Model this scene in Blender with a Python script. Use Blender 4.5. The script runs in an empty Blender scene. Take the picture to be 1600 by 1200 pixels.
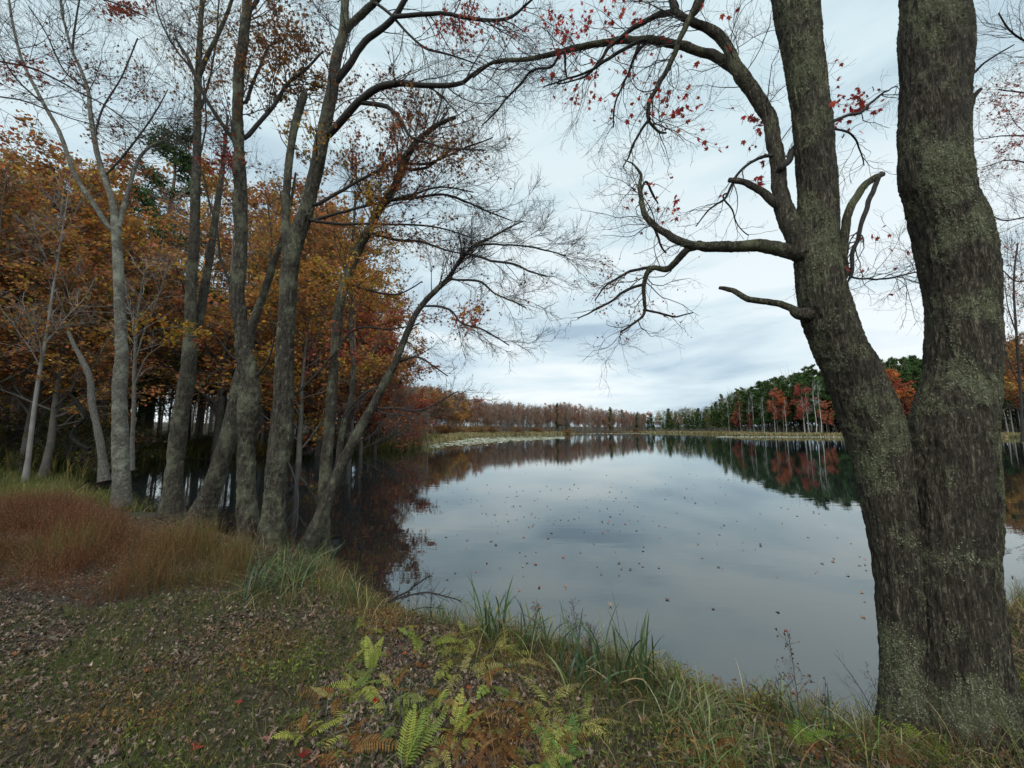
import bpy, math, random
import numpy as np
random.seed(11)
RG = np.random.default_rng(11)
SC = bpy.context.scene
COL = SC.collection
# ------------------------------------------------------------------ camera mapping
FPX, EYE = 600.0, 2.1
PT = math.atan(72 / FPX)
CP, SP = math.cos(PT), math.sin(PT)

def ray(px, py):
    u, v = (px - 800) / FPX, (600 - py) / FPX
    return np.array([u, CP - v * SP, SP + v * CP])

def at(px, py, Y):
    d = ray(px, py)
    p = d * (Y / d[1]); p[2] += EYE
    return p

def on(px, py, z=0.0):
    d = ray(px, py)
    p = d * ((z - EYE) / d[2]); p[2] += EYE
    return p

def proj(P):
    P = np.asarray(P, float)
    x, y, z = P[..., 0], P[..., 1], P[..., 2] - EYE
    dep = np.maximum(y * CP + z * SP, 1e-3)
    up = -y * SP + z * CP
    return 800 + FPX * x / dep, 600 - FPX * up / dep

# ------------------------------------------------------------------ noise
def _h(ix, iy, iz, s):
    h = (ix.astype(np.uint32) * np.uint32(0x9E3779B1)) ^ (iy.astype(np.uint32) * np.uint32(0x85EBCA77)) ^ (iz.astype(np.uint32) * np.uint32(0xC2B2AE3D))
    h = h + np.uint32(s * 7919 + 13)
    h ^= h >> np.uint32(15); h = h * np.uint32(0x2C1B3C6D); h ^= h >> np.uint32(12); h = h * np.uint32(0x297A2D39); h ^= h >> np.uint32(15)
    return h.astype(np.float64) / 4294967295.0

def vn(P, s=0):
    P = np.asarray(P, float)
    f = np.floor(P); t = P - f; i = f.astype(np.int64)
    t = t * t * (3 - 2 * t)
    r = 0
    for a in (0, 1):
        for b in (0, 1):
            for c in (0, 1):
                w = (t[..., 0] if a else 1 - t[..., 0]) * (t[..., 1] if b else 1 - t[..., 1]) * (t[..., 2] if c else 1 - t[..., 2])
                r = r + w * _h(i[..., 0] + a, i[..., 1] + b, i[..., 2] + c, s)
    return r * 2 - 1

def fbm(P, o=4, s=0):
    P = np.asarray(P, float); r = 0; a = 1.0; n = 0
    for k in range(o):
        r = r + a * vn(P * (2 ** k), s + k); n += a; a *= .5
    return r / n

def xy3(x, y, k=1.0):
    return np.stack([np.asarray(x) * k, np.asarray(y) * k, np.zeros_like(x) + .37], -1)

# ------------------------------------------------------------------ mesh helpers
class MB:
    def __init__(s):
        s.V = []; s.F = []; s.C = []; s.M = []; s.n = 0
    def add(s, V, faces, col=(1, 1, 1), mat=0):
        V = np.asarray(V, float).reshape(-1, 3)
        s.V.append(V)
        c = np.asarray(col, float)
        s.C.append(np.broadcast_to(c, (len(V), 3)) if c.ndim == 1 else c)
        for f in (faces if isinstance(faces, list) else [faces]):
            f = np.asarray(f, np.int64)
            if len(f):
                s.F.append(f + s.n); s.M.append(np.full(len(f), mat, np.int32))
        s.n += len(V)
        return s
    def mesh(s, name, mats, smooth=True):
        me = bpy.data.meshes.new(name)
        if not s.V:
            return me
        V = np.concatenate(s.V); C = np.concatenate(s.C)
        me.vertices.add(len(V)); me.vertices.foreach_set('co', V.astype(np.float32).ravel())
        L = np.concatenate([f.ravel() for f in s.F]); cnt = np.concatenate([np.full(len(f), f.shape[1]) for f in s.F])
        st = np.concatenate([[0], np.cumsum(cnt)[:-1]])
        me.loops.add(len(L)); me.loops.foreach_set('vertex_index', L.astype(np.int32))
        me.polygons.add(len(cnt)); me.polygons.foreach_set('loop_start', st.astype(np.int32))
        me.polygons.foreach_set('material_index', np.concatenate(s.M))
        me.polygons.foreach_set('use_smooth', np.full(len(cnt), smooth))
        me.update(calc_edges=True)
        a = me.color_attributes.new('col', 'FLOAT_COLOR', 'POINT')
        a.data.foreach_set('color', np.concatenate([C, np.ones((len(C), 1))], 1).astype(np.float32).ravel())
        for m in (mats if isinstance(mats, (list, tuple)) else [mats]):
            me.materials.append(m)
        return me
    def obj(s, name, mats, parent=None, smooth=True):
        o = bpy.data.objects.new(name, s.mesh(name, mats, smooth)); COL.objects.link(o)
        if parent is not None:
            o.parent = parent
            o.matrix_parent_inverse = parent.matrix_basis.inverted()
        return o

def tag(o, label=None, cat=None, group=None, kind=None):
    if label: o['label'] = label
    if cat: o['category'] = cat
    if group: o['group'] = group
    if kind: o['kind'] = kind
    return o

def thing(name, label, cat, loc=(0, 0, 0), group=None):
    o = bpy.data.objects.new(name, None); COL.objects.link(o)
    o.location = tuple(float(v) for v in loc); o.empty_display_size = .2
    bpy.context.view_layer.update()
    return tag(o, label, cat, group)

KIDS = {}
def dup(root, loc, rotz, sc, label=None, group=None):
    r = root.copy(); COL.objects.link(r); r.location = tuple(float(v) for v in loc)
    r.rotation_euler = (0, 0, rotz); r.scale = (sc if isinstance(sc, tuple) else (sc, sc, sc))
    if label: r['label'] = label
    if group: r['group'] = group
    for ch in KIDS.get(root.name) or root.children:
        c = ch.copy(); COL.objects.link(c); c.parent = r
    return r

def tubes(mb, P, R, n, col=(1, 1, 1), mat=0, cap=False):
    """batch of tubes: P (N,k,3), R (N,k)"""
    P = np.asarray(P, float); R = np.asarray(R, float)
    if P.ndim == 2: P = P[None]; R = R[None]
    N, k, _ = P.shape
    if N == 0: return
    T = np.gradient(P, axis=1); T /= np.linalg.norm(T, axis=2, keepdims=True) + 1e-9
    m = np.abs(T.mean(1)); ref = np.eye(3)[np.argmin(m, 1)][:, None, :]
    U = np.cross(T, ref); U /= np.linalg.norm(U, axis=2, keepdims=True) + 1e-9
    W = np.cross(T, U)
    a = np.arange(n) * 2 * math.pi / n
    V = P[:, :, None] + R[:, :, None, None] * (np.cos(a)[:, None] * U[:, :, None] + np.sin(a)[:, None] * W[:, :, None])
    i = np.arange(k - 1)[:, None] * n; j = np.arange(n)[None]; j2 = (j + 1) % n
    q = np.stack([i + j, i + j2, i + n + j2, i + n + j], -1).reshape(-1, 4)
    F = (np.arange(N)[:, None, None] * (k * n) + q[None]).reshape(-1, 4)
    fs = [F]
    if cap and n > 3:
        fs.append((np.arange(N)[:, None] * (k * n) + ((k - 1) * n + np.arange(n))[None]))
    c = np.asarray(col, float)
    if c.ndim == 2: c = np.repeat(c, k * n, 0)
    mb.add(V.reshape(-1, 3), fs, c, mat)

def plen(P):
    return np.linalg.norm(np.diff(P, axis=1), axis=2).sum(1)

def smooth_line(pts, k, jit=0, rg=RG):
    """Catmull-Rom through rows (x,y,z,r), resampled to k rows evenly along its length"""
    A = np.asarray(pts, float); m = len(A)
    if m == 2: A = np.array([A[0], (A[0] + A[1]) / 2, A[1]]); m = 3
    E = np.vstack([2 * A[0] - A[1], A, 2 * A[-1] - A[-2]])
    out = []
    for i in range(m - 1):
        p0, p1, p2, p3 = E[i:i + 4]
        for t in np.linspace(0, 1, 10, endpoint=False):
            out.append(.5 * ((2 * p1) + (-p0 + p2) * t + (2 * p0 - 5 * p1 + 4 * p2 - p3) * t * t + (-p0 + 3 * p1 - 3 * p2 + p3) * t ** 3))
    out.append(A[-1]); D = np.array(out)
    s = np.concatenate([[0], np.cumsum(np.linalg.norm(np.diff(D[:, :3], axis=0), axis=1))])
    q = np.linspace(0, s[-1], k)
    R = np.stack([np.interp(q, s, D[:, c]) for c in range(4)], 1)
    if jit:
        n = fbm(np.stack([q * 6 + A[0, 0] * 3, q * 0 + A[0, 1], q * 0], -1), 3, 1), fbm(np.stack([q * 6 + 9, q * 0, q * 0 + A[0, 2]], -1), 3, 2)
        fade = np.minimum(1, np.arange(k) / 3.0)
        R[:, 0] += n[0] * jit * fade; R[:, 2] += n[1] * jit * fade
    return R

def trace(pts, Y0, Y1=None):
    """rows (px,py,width_px[,Y]) -> rows (x,y,z,r); each point gets its own distance between Y0 and Y1"""
    Y1 = Y0 if Y1 is None else Y1
    out = []
    for i, p in enumerate(pts):
        Y = p[3] if len(p) > 3 else Y0 + (Y1 - Y0) * i / max(1, len(pts) - 1)
        d = ray(p[0], p[1]); w = at(p[0], p[1], Y)
        u = (p[0] - 800) / FPX
        out.append([*w, p[2] / 2 * (Y / d[1]) / FPX / math.sqrt(1 + u * u) * (.97 if p[0] > 900 else .91)])
    return out

def grow(P, R, M, t0=.2, t1=1., lf=.5, ang=45, wob=.12, up=.05, k=6, rr=.6, rmin=.0012, lmin=.04, lmax=9., rg=RG, flat=0.0, taper=.3, tip=0., bias=1.):
    """M children shooting off the parent lines P (N,k,3), longer parents bearing more"""
    P = np.asarray(P, float); R = np.asarray(R, float)
    N, K, _ = P.shape; L = plen(P)
    idx = rg.choice(N, M, p=L / L.sum()); t = t0 + (t1 - t0) * rg.random(M) ** bias
    f = t * (K - 1); i = np.minimum(f.astype(int), K - 2); w = (f - i)[:, None]
    p0 = P[idx, i] * (1 - w) + P[idx, i + 1] * w
    T = P[idx, i + 1] - P[idx, i]; T /= np.linalg.norm(T, axis=1, keepdims=True) + 1e-9
    r0 = (R[idx, i] * (1 - w[:, 0]) + R[idx, i + 1] * w[:, 0])
    q = rg.normal(size=(M, 3)); q[:, 2] *= (1 - flat)
    q -= (q * T).sum(1, keepdims=True) * T; q /= np.linalg.norm(q, axis=1, keepdims=True) + 1e-9
    a = np.radians(ang * rg.uniform(.6, 1.35, M))[:, None]
    d = T * np.cos(a) + q * np.sin(a)
    ln = np.clip(L[idx] * lf * (1.15 - .75 * t * (1 - tip)) * rg.uniform(.5, 1.3, M), lmin, lmax)
    out = np.zeros((M, k, 3)); out[:, 0] = p0
    st = (ln / (k - 1))[:, None]
    for s in range(1, k):
        d = d + rg.normal(0, wob, (M, 3)); d[:, 2] += up
        d /= np.linalg.norm(d, axis=1, keepdims=True)
        out[:, s] = out[:, s - 1] + d * st
    ra = np.maximum(r0 * rr * rg.uniform(.7, 1.1, M), rmin)
    rad = np.maximum(ra[:, None] * np.linspace(1, taper, k)[None], rmin * .7)
    return out, rad

# leaf templates -------------------------------------------------
def tmpl_rhomb():
    return np.array([[0, 0, 0], [.36, .5, .1], [0, 1, 0], [-.36, .45, .1]], float), [np.array([[0, 1, 2, 3]])]

def tmpl_maple(cup=.18, lo=False):
    half = [(0, 1.0), (14, .6), (24, .66), (40, .38), (54, .88), (64, .6), (78, .62), (98, .36), (118, .56), (145, .34), (172, .3)]
    if lo: half = [(0, 1.0), (30, .42), (55, .9), (88, .38), (120, .58), (170, .28)]
    pts = [(a, r) for a, r in half] + [(360 - a, r) for a, r in reversed(half[1:])]
    V = [[0, 0, 0]]
    for a, r in pts:
        x, y = math.sin(math.radians(a)) * r, math.cos(math.radians(a)) * r
        V.append([x, y, cup * r * r * (1 if a % 90 < 60 else .6)])
    n = len(pts)
    F = np.array([[0, 1 + (i + 1) % n, 1 + i] for i in range(n)])
    V = np.array(V) * .5; V[:, 1] += .15
    return V, [F]

def tmpl_curl(seed):
    r = np.random.default_rng(seed)
    V, F = tmpl_maple(0, True)
    c = r.uniform(.9, 2.3); k = r.uniform(-.6, 1.6)
    a = V[:, 0] * c * 2.2
    V = np.stack([np.sin(a) / (c * 2.2), V[:, 1], (1 - np.cos(a)) / (c * 1.8) + k * (V[:, 1] - .15) ** 2], 1)
    V[:, 2] += r.normal(0, .07, len(V)); V[:, :2] += r.normal(0, .045, (len(V), 2)); V[:, :2] *= r.uniform(.8, 1.1, 2)
    return V, F

def scatter(mb, pos, size, tm, upw=.8, spread=1., rg=RG, col=(1, 1, 1), mat=0, flip=False, hang=0.):
    """copies of the template in ONE mesh (used for the leaves of a single crown and for ground cover)"""
    pos = np.asarray(pos, float); N = len(pos)
    if N == 0: return
    V, Fs = tm
    n = rg.normal(0, spread, (N, 3)); n[:, 2] += upw; n /= np.linalg.norm(n, axis=1, keepdims=True)
    if flip:
        n *= np.where(rg.random(N) < .4, -1, 1)[:, None]
    t = rg.normal(size=(N, 3)); t[:, 2] -= hang; t -= (t * n).sum(1, keepdims=True) * n; t /= np.linalg.norm(t, axis=1, keepdims=True)
    b = np.cross(t, n)
    size = np.broadcast_to(np.asarray(size, float), (N,))
    W = pos[:, None] + size[:, None, None] * (V[None, :, 0:1] * b[:, None] + V[None, :, 1:2] * t[:, None] + V[None, :, 2:3] * n[:, None])
    m = len(V)
    fs = [(np.arange(N)[:, None, None] * m + f[None]).reshape(-1, f.shape[1]) for f in Fs]
    c = np.asarray(col, float)
    if c.ndim == 2: c = np.repeat(c, m, 0)
    mb.add(W.reshape(-1, 3), fs, c, mat)

def pick(pal, N, rg=RG, var=.18, w=None):
    pal = np.asarray(pal, float)
    i = rg.choice(len(pal), N, p=None if w is None else np.asarray(w, float) / sum(w))
    return np.clip(pal[i] * (1 + rg.normal(0, var, (N, 1))) * (1 + rg.normal(0, .05, (N, 3))), .003, .9)

# ------------------------------------------------------------------ materials
def new_mat(name):
    m = bpy.data.materials.new(name); m.use_nodes = True
    nt = m.node_tree; nt.nodes.clear()
    return m, nt, nt.nodes, nt.links

def nd(ns, t, **kw):
    n = ns.new(t)
    for k, v in kw.items():
        if k in n.inputs.keys(): n.inputs[k].default_value = v
        else: setattr(n, k, v)
    return n

def ramp(ns, stops):
    r = ns.new('ShaderNodeValToRGB')
    e = r.color_ramp.elements
    while len(e) < len(stops): e.new(.5)
    for i, (p, c) in enumerate(stops):
        e[i].position = p; e[i].color = (*c, 1) if len(c) == 3 else c
    return r

def leaf_mat(name, trans=.35, rnd=.25, gloss=.0):
    m, nt, ns, ln = new_mat(name)
    a = nd(ns, 'ShaderNodeAttribute', attribute_name='col')
    oi = ns.new('ShaderNodeObjectInfo')
    hs = ns.new('ShaderNodeHueSaturation')
    mr = nd(ns, 'ShaderNodeMapRange'); mr.inputs['To Min'].default_value = 1 - rnd; mr.inputs['To Max'].default_value = 1 + rnd
    mh = nd(ns, 'ShaderNodeMapRange'); mh.inputs['To Min'].default_value = .5 - rnd * .05; mh.inputs['To Max'].default_value = .5 + rnd * .06
    ln.new(oi.outputs['Random'], mr.inputs['Value']); ln.new(mr.outputs[0], hs.inputs['Value'])
    ln.new(oi.outputs['Random'], mh.inputs['Value']); ln.new(mh.outputs[0], hs.inputs['Hue'])
    ln.new(a.outputs['Color'], hs.inputs['Color'])
    d = ns.new('ShaderNodeBsdfDiffuse'); t = ns.new('ShaderNodeBsdfTranslucent')
    ln.new(hs.outputs[0], d.inputs['Color']); ln.new(hs.outputs[0], t.inputs['Color'])
    mx = ns.new('ShaderNodeMixShader'); mx.inputs[0].default_value = trans
    ln.new(d.outputs[0], mx.inputs[1]); ln.new(t.outputs[0], mx.inputs[2])
    last = mx
    if gloss:
        g = ns.new('ShaderNodeBsdfGlossy'); g.inputs['Roughness'].default_value = .45
        m2 = ns.new('ShaderNodeMixShader'); m2.inputs[0].default_value = gloss
        ln.new(mx.outputs[0], m2.inputs[1]); ln.new(g.outputs[0], m2.inputs[2]); last = m2
    o = ns.new('ShaderNodeOutputMaterial'); ln.new(last.outputs[0], o.inputs[0])
    return m

def bark_mat(name, dark, light, lichen, lam=.5, scale=1., bump=.6, stretch=.22, lsc=5., mesh=False):
    m, nt, ns, ln = new_mat(name)
    tc = ns.new('ShaderNodeTexCoord')
    mp = ns.new('ShaderNodeMapping'); mp.inputs['Scale'].default_value = (scale, scale, scale * stretch)
    ln.new(tc.outputs['Object'], mp.inputs[0])
    n1 = nd(ns, 'ShaderNodeTexNoise', Scale=34., Detail=7., Roughness=.68, Distortion=.4); ln.new(mp.outputs[0], n1.inputs['Vector'])
    v1 = nd(ns, 'ShaderNodeTexVoronoi', Scale=42.); v1.feature = 'DISTANCE_TO_EDGE'
    mxv = ns.new('ShaderNodeMixRGB'); mxv.inputs[0].default_value = .12
    ln.new(mp.outputs[0], mxv.inputs[1]); ln.new(n1.outputs['Color'], mxv.inputs[2]); ln.new(mxv.outputs[0], v1.inputs['Vector'])
    r1 = ramp(ns, [(.3, dark), (.72, light)]); ln.new(n1.outputs[0], r1.inputs[0])
    rc = ramp(ns, [(0., (.16, .15, .14)), (.2, (1, 1, 1))]); ln.new(v1.outputs['Distance'], rc.inputs[0])
    mu = nd(ns, 'ShaderNodeMixRGB', blend_type='MULTIPLY'); mu.inputs[0].default_value = .75
    ln.new(r1.outputs[0], mu.inputs[1]); ln.new(rc.outputs[0], mu.inputs[2])
    # lichen patches
    n2 = nd(ns, 'ShaderNodeTexNoise', Scale=lsc, Detail=3., Roughness=.6); ln.new(tc.outputs['Object'], n2.inputs['Vector'])
    n3 = nd(ns, 'ShaderNodeTexNoise', Scale=lsc * 9, Detail=6., Roughness=.8); ln.new(tc.outputs['Object'], n3.inputs['Vector'])
    ad = nd(ns, 'ShaderNodeMath', operation='MULTIPLY_ADD'); ad.inputs[1].default_value = .9
    ln.new(n3.outputs[0], ad.inputs[0]); ln.new(n2.outputs[0], ad.inputs[2])
    r2 = ramp(ns, [(1.17 - .42 * lam - .02, (0, 0, 0)), (1.17 - .42 * lam + .08, (1, 1, 1))]); ln.new(ad.outputs[0], r2.inputs[0])
    if mesh:
        at_ = nd(ns, 'ShaderNodeAttribute', attribute_name='col'); sp = ns.new('ShaderNodeSeparateColor'); ln.new(at_.outputs['Color'], sp.inputs[0])
        nf = nd(ns, 'ShaderNodeTexNoise', Scale=70., Detail=5., Roughness=.8); ln.new(tc.outputs['Object'], nf.inputs['Vector'])
        a2 = nd(ns, 'ShaderNodeMath', operation='MULTIPLY_ADD'); a2.inputs[1].default_value = 2.6; ln.new(nf.outputs[0], a2.inputs[0]); ln.new(sp.outputs[0], a2.inputs[2])
        r2 = ramp(ns, [(0, (0, 0, 0)), (1, (1, 1, 1))]); m5 = nd(ns, 'ShaderNodeMapRange'); m5.inputs['From Min'].default_value = 1.78; m5.inputs['From Max'].default_value = 2.2
        ln.new(a2.outputs[0], m5.inputs['Value']); ln.new(m5.outputs[0], r2.inputs[0])
    n4 = nd(ns, 'ShaderNodeTexNoise', Scale=lsc * 30, Detail=2.); ln.new(tc.outputs['Object'], n4.inputs['Vector'])
    rl = ramp(ns, [(.3, tuple(c * .55 for c in lichen)), (.7, lichen)]); ln.new(n4.outputs[0], rl.inputs[0])
    mx = ns.new('ShaderNodeMixRGB'); ln.new(r2.outputs[0], mx.inputs[0]); ln.new(mu.outputs[0], mx.inputs[1]); ln.new(rl.outputs[0], mx.inputs[2])
    # height
    h = nd(ns, 'ShaderNodeMath', operation='MULTIPLY'); ln.new(n1.outputs[0], h.inputs[0]); ln.new(rc.outputs[0], h.inputs[1])
    h2 = nd(ns, 'ShaderNodeMath', operation='MULTIPLY_ADD'); h2.inputs[1].default_value = .35
    ln.new(n3.outputs[0], h2.inputs[0]); ln.new(h.outputs[0], h2.inputs[2])
    b = nd(ns, 'ShaderNodeBump', Strength=bump, Distance=.035); ln.new(h2.outputs[0], b.inputs['Height'])
    bs = nd(ns, 'ShaderNodeBsdfPrincipled', Roughness=.9)
    bs.inputs['Specular IOR Level'].default_value = .2
    ln.new(mx.outputs[0], bs.inputs['Base Color']); ln.new(b.outputs[0], bs.inputs['Normal'])
    o = ns.new('ShaderNodeOutputMaterial'); ln.new(bs.outputs[0], o.inputs[0])
    return m

def plain(name, col, rough=.85, var=.3, scale=20.):
    m, nt, ns, ln = new_mat(name)
    tc = ns.new('ShaderNodeTexCoord')
    n = nd(ns, 'ShaderNodeTexNoise', Scale=scale, Detail=4.); ln.new(tc.outputs['Object'], n.inputs['Vector'])
    r = ramp(ns, [(.3, tuple(c * (1 - var) for c in col)), (.7, tuple(min(1, c * (1 + var)) for c in col))]); ln.new(n.outputs[0], r.inputs[0])
    bs = nd(ns, 'ShaderNodeBsdfPrincipled', Roughness=rough); bs.inputs['Specular IOR Level'].default_value = .15
    ln.new(r.outputs[0], bs.inputs['Base Color'])
    o = ns.new('ShaderNodeOutputMaterial'); ln.new(bs.outputs[0], o.inputs[0])
    return m

M_hero = bark_mat('maple_bark_lichen', (.018, .0145, .01), (.185, .152, .108), (.205, .2, .11), bump=1., lsc=4, mesh=True, stretch=.13, scale=1.25)
M_bark = bark_mat('grey_maple_bark', (.016, .013, .01), (.175, .148, .112), (.21, .205, .135), scale=.9, bump=1., lsc=4, mesh=True)
M_bark_b = bark_mat('smooth_beech_bark', (.07, .063, .05), (.2, .182, .15), (.25, .245, .19), scale=.4, bump=.6, stretch=.9, lsc=4, mesh=True)
M_rot = bark_mat('rotten_black_bark', (.008, .007, .006), (.03, .026, .022), (.04, .04, .03), lam=.1)
M_branch = bark_mat('branch_bark', (.022, .019, .017), (.07, .062, .055), (.16, .165, .12), lam=.2, scale=1.6, bump=.4, lsc=8.)
M_pale = bark_mat('pale_dead_bark', (.05, .044, .037), (.19, .172, .148), (.3, .31, .27), lam=.3, bump=.4, lsc=4)
M_twig = plain('twig_bark', (.045, .037, .034))
M_twigp = plain('pale_twig_bark', (.2, .18, .165))
M_far_trunk = plain('far_trunk_bark', (.17, .15, .135), scale=2.)
M_far_pale = plain('birch_bark', (.3, .28, .255), scale=2.)
M_far_dark = plain('dark_trunk_bark', (.085, .074, .063), scale=3.)
M_leaf = leaf_mat('autumn_leaves', .48, .18)
M_red = leaf_mat('red_maple_leaves', .45, .0)
M_far_leaf = leaf_mat('distant_autumn_leaves', .3, .22)
M_needle = leaf_mat('pine_needles', .12, .22)
M_grass = leaf_mat('grass_blades', .3, 0.)
M_litter = leaf_mat('dry_leaf_litter', .08, 0., gloss=.03)
M_fern = leaf_mat('fern_green', .35, .1)
M_sedge = leaf_mat('sedge_blades', .25, .1, gloss=.04)
M_float = leaf_mat('floating_leaf', .05, .3, gloss=.05)

# ------------------------------------------------------------------ world + sun
SUN_EL, SUN_AZ = math.radians(50), math.radians(185)
W = bpy.data.worlds.new('World'); SC.world = W; W.use_nodes = True
nt = W.node_tree; ns = nt.nodes; ln = nt.links; ns.clear()
tc = ns.new('ShaderNodeTexCoord')
sky = nd(ns, 'ShaderNodeTexSky', sky_type='NISHITA'); sky.sun_disc = False
sky.sun_elevation = SUN_EL; sky.sun_rotation = SUN_AZ
sep = ns.new('ShaderNodeSeparateXYZ'); ln.new(tc.outputs['Generated'], sep.inputs[0])
zz = nd(ns, 'ShaderNodeMath', operation='ABSOLUTE'); ln.new(sep.outputs[2], zz.inputs[0])
mp = ns.new('ShaderNodeMapping'); mp.inputs['Rotation'].default_value = (0, math.radians(9), math.radians(12)); mp.inputs['Scale'].default_value = (1.5, 1.5, 7.5); mp.inputs['Location'].default_value = (1.9, .3, .55)
ln.new(tc.outputs['Generated'], mp.inputs[0])
na = nd(ns, 'ShaderNodeTexNoise', Scale=1.15, Detail=7., Roughness=.54, Distortion=.35); ln.new(mp.outputs[0], na.inputs['Vector'])
mp2 = ns.new('ShaderNodeMapping'); mp2.inputs['Location'].default_value = (.3, 2.4, .2); mp2.inputs['Scale'].default_value = (1.2, 1.2, 3.2); mp2.inputs['Rotation'].default_value = (0, math.radians(-14), 0)
ln.new(tc.outputs['Generated'], mp2.inputs[0])
nb = nd(ns, 'ShaderNodeTexNoise', Scale=1.3, Detail=4., Roughness=.5, Distortion=.2); ln.new(mp2.outputs[0], nb.inputs['Vector'])
sm = nd(ns, 'ShaderNodeMath', operation='MULTIPLY_ADD'); sm.inputs[1].default_value = .6
ln.new(nb.outputs[0], sm.inputs[0]); ln.new(na.outputs[0], sm.inputs[2])
K = 11.6
cl = ramp(ns, [(.64, (.34, .45, .56)), (.73, (.49, .61, .695)), (.81, (.62, .735, .79)), (.92, (.80, .86, .885))])
ln.new(sm.outputs[0], cl.inputs[0])
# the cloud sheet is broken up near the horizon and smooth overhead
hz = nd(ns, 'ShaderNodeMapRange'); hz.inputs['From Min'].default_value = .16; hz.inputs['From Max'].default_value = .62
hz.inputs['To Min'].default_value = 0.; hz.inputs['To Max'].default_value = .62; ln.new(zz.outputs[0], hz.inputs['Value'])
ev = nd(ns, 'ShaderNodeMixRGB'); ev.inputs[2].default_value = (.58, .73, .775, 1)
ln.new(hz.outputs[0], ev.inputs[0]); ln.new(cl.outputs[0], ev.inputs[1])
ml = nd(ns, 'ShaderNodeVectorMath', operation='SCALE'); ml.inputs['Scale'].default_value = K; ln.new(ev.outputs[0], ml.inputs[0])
# sky brightening added round the sun, unseen behind the camera, to lift the scene
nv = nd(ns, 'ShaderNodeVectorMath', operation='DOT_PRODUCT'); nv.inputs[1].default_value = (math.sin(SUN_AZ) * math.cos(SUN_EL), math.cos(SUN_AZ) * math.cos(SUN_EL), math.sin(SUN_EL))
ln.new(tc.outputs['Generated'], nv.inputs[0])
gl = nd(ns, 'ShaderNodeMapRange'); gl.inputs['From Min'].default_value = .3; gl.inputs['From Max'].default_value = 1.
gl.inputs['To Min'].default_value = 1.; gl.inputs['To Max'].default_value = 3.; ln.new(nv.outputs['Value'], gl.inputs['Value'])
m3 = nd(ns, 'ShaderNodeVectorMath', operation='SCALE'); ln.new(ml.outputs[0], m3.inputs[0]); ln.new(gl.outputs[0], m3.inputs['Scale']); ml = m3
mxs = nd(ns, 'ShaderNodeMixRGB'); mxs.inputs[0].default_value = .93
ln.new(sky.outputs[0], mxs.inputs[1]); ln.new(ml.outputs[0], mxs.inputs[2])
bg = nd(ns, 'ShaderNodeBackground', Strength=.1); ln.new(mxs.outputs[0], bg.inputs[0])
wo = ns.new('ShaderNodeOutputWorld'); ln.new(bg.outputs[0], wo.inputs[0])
sl = bpy.data.lights.new('sun', 'SUN'); sl.energy = 1.5; sl.angle = math.radians(25); sl.color = (1, .9, .76)
so = bpy.data.objects.new('sun', sl); COL.objects.link(so)
# sky sun_rotation: azimuth clockwise from +Y
sd = np.array([math.sin(SUN_AZ) * math.cos(SUN_EL), math.cos(SUN_AZ) * math.cos(SUN_EL), math.sin(SUN_EL)])
from mathutils import Vector
so.rotation_euler = Vector(sd).to_track_quat('Z', 'Y').to_euler()

cam = bpy.data.cameras.new('camera'); co = bpy.data.objects.new('camera', cam); COL.objects.link(co)
cam.sensor_width = 36; cam.lens = 36 * FPX / 1600; cam.clip_end = 3000; cam.clip_start = .05
co.location = (0, 0, EYE); co.rotation_euler = (math.pi / 2 + PT, 0, 0); SC.camera = co
SC.view_settings.view_transform = 'Standard'; SC.view_settings.look = 'None'; SC.view_settings.exposure = 0.05; SC.view_settings.gamma = 1
SC.cycles.max_bounces = 6; SC.cycles.diffuse_bounces = 3; SC.cycles.glossy_bounces = 3; SC.cycles.transmission_bounces = 3
SC.cycles.caustics_reflective = False; SC.cycles.caustics_refractive = False

# ------------------------------------------------------------------ lake outline and terrain
SH = [(-14.8, 13.2), (-12.6, 12.4)]
for p in [(180, 785), (240, 800), (300, 812), (345, 835), (385, 852), (440, 870), (500, 878), (525, 895), (560, 928), (600, 952), (650, 968), (700, 985), (830, 1008), (950, 1036), (1080, 1076), (1170, 1104), (1250, 1128), (1330, 1146), (1385, 1140), (1430, 1085)]:
    q = on(*p); SH.append((q[0], q[1]))
SH += [(4.2, 4.3), (5.6, 4.7), (9, 6.2), (20, 13), (60, 30), (120, 60), (170, 95), (165, 108), (122, 112), (94, 124), (84, 140), (84, 150), (100, 180), (120, 250), (110, 330), (60, 300), (33, 232), (14, 190), (0, 172), (-8, 130), (-12, 92), (-12, 66), (-12, 52), (-11.2, 45), (-14, 38), (-19, 31), (-24, 26.5), (-22.6, 22), (-20.2, 19), (-18.2, 16.8), (-16, 14.6)]
SH = np.array(SH)

def sdist(x, y):
    """distance to the shore, positive on land"""
    x = np.asarray(x, float); y = np.asarray(y, float)
    d = np.full(x.shape, 1e9); ins = np.zeros(x.shape, bool)
    A = SH; B = np.roll(SH, -1, 0)
    for (ax, ay), (bx, by) in zip(A, B):
        dx, dy = bx - ax, by - ay
        t = np.clip(((x - ax) * dx + (y - ay) * dy) / (dx * dx + dy * dy + 1e-12), 0, 1)
        d = np.minimum(d, np.hypot(x - ax - t * dx, y - ay - t * dy))
        c = ((ay > y) != (by > y)) & (x < (bx - ax) * (y - ay) / (by - ay + 1e-12) + ax)
        ins ^= c
    return np.where(ins, -d, d)

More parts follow.
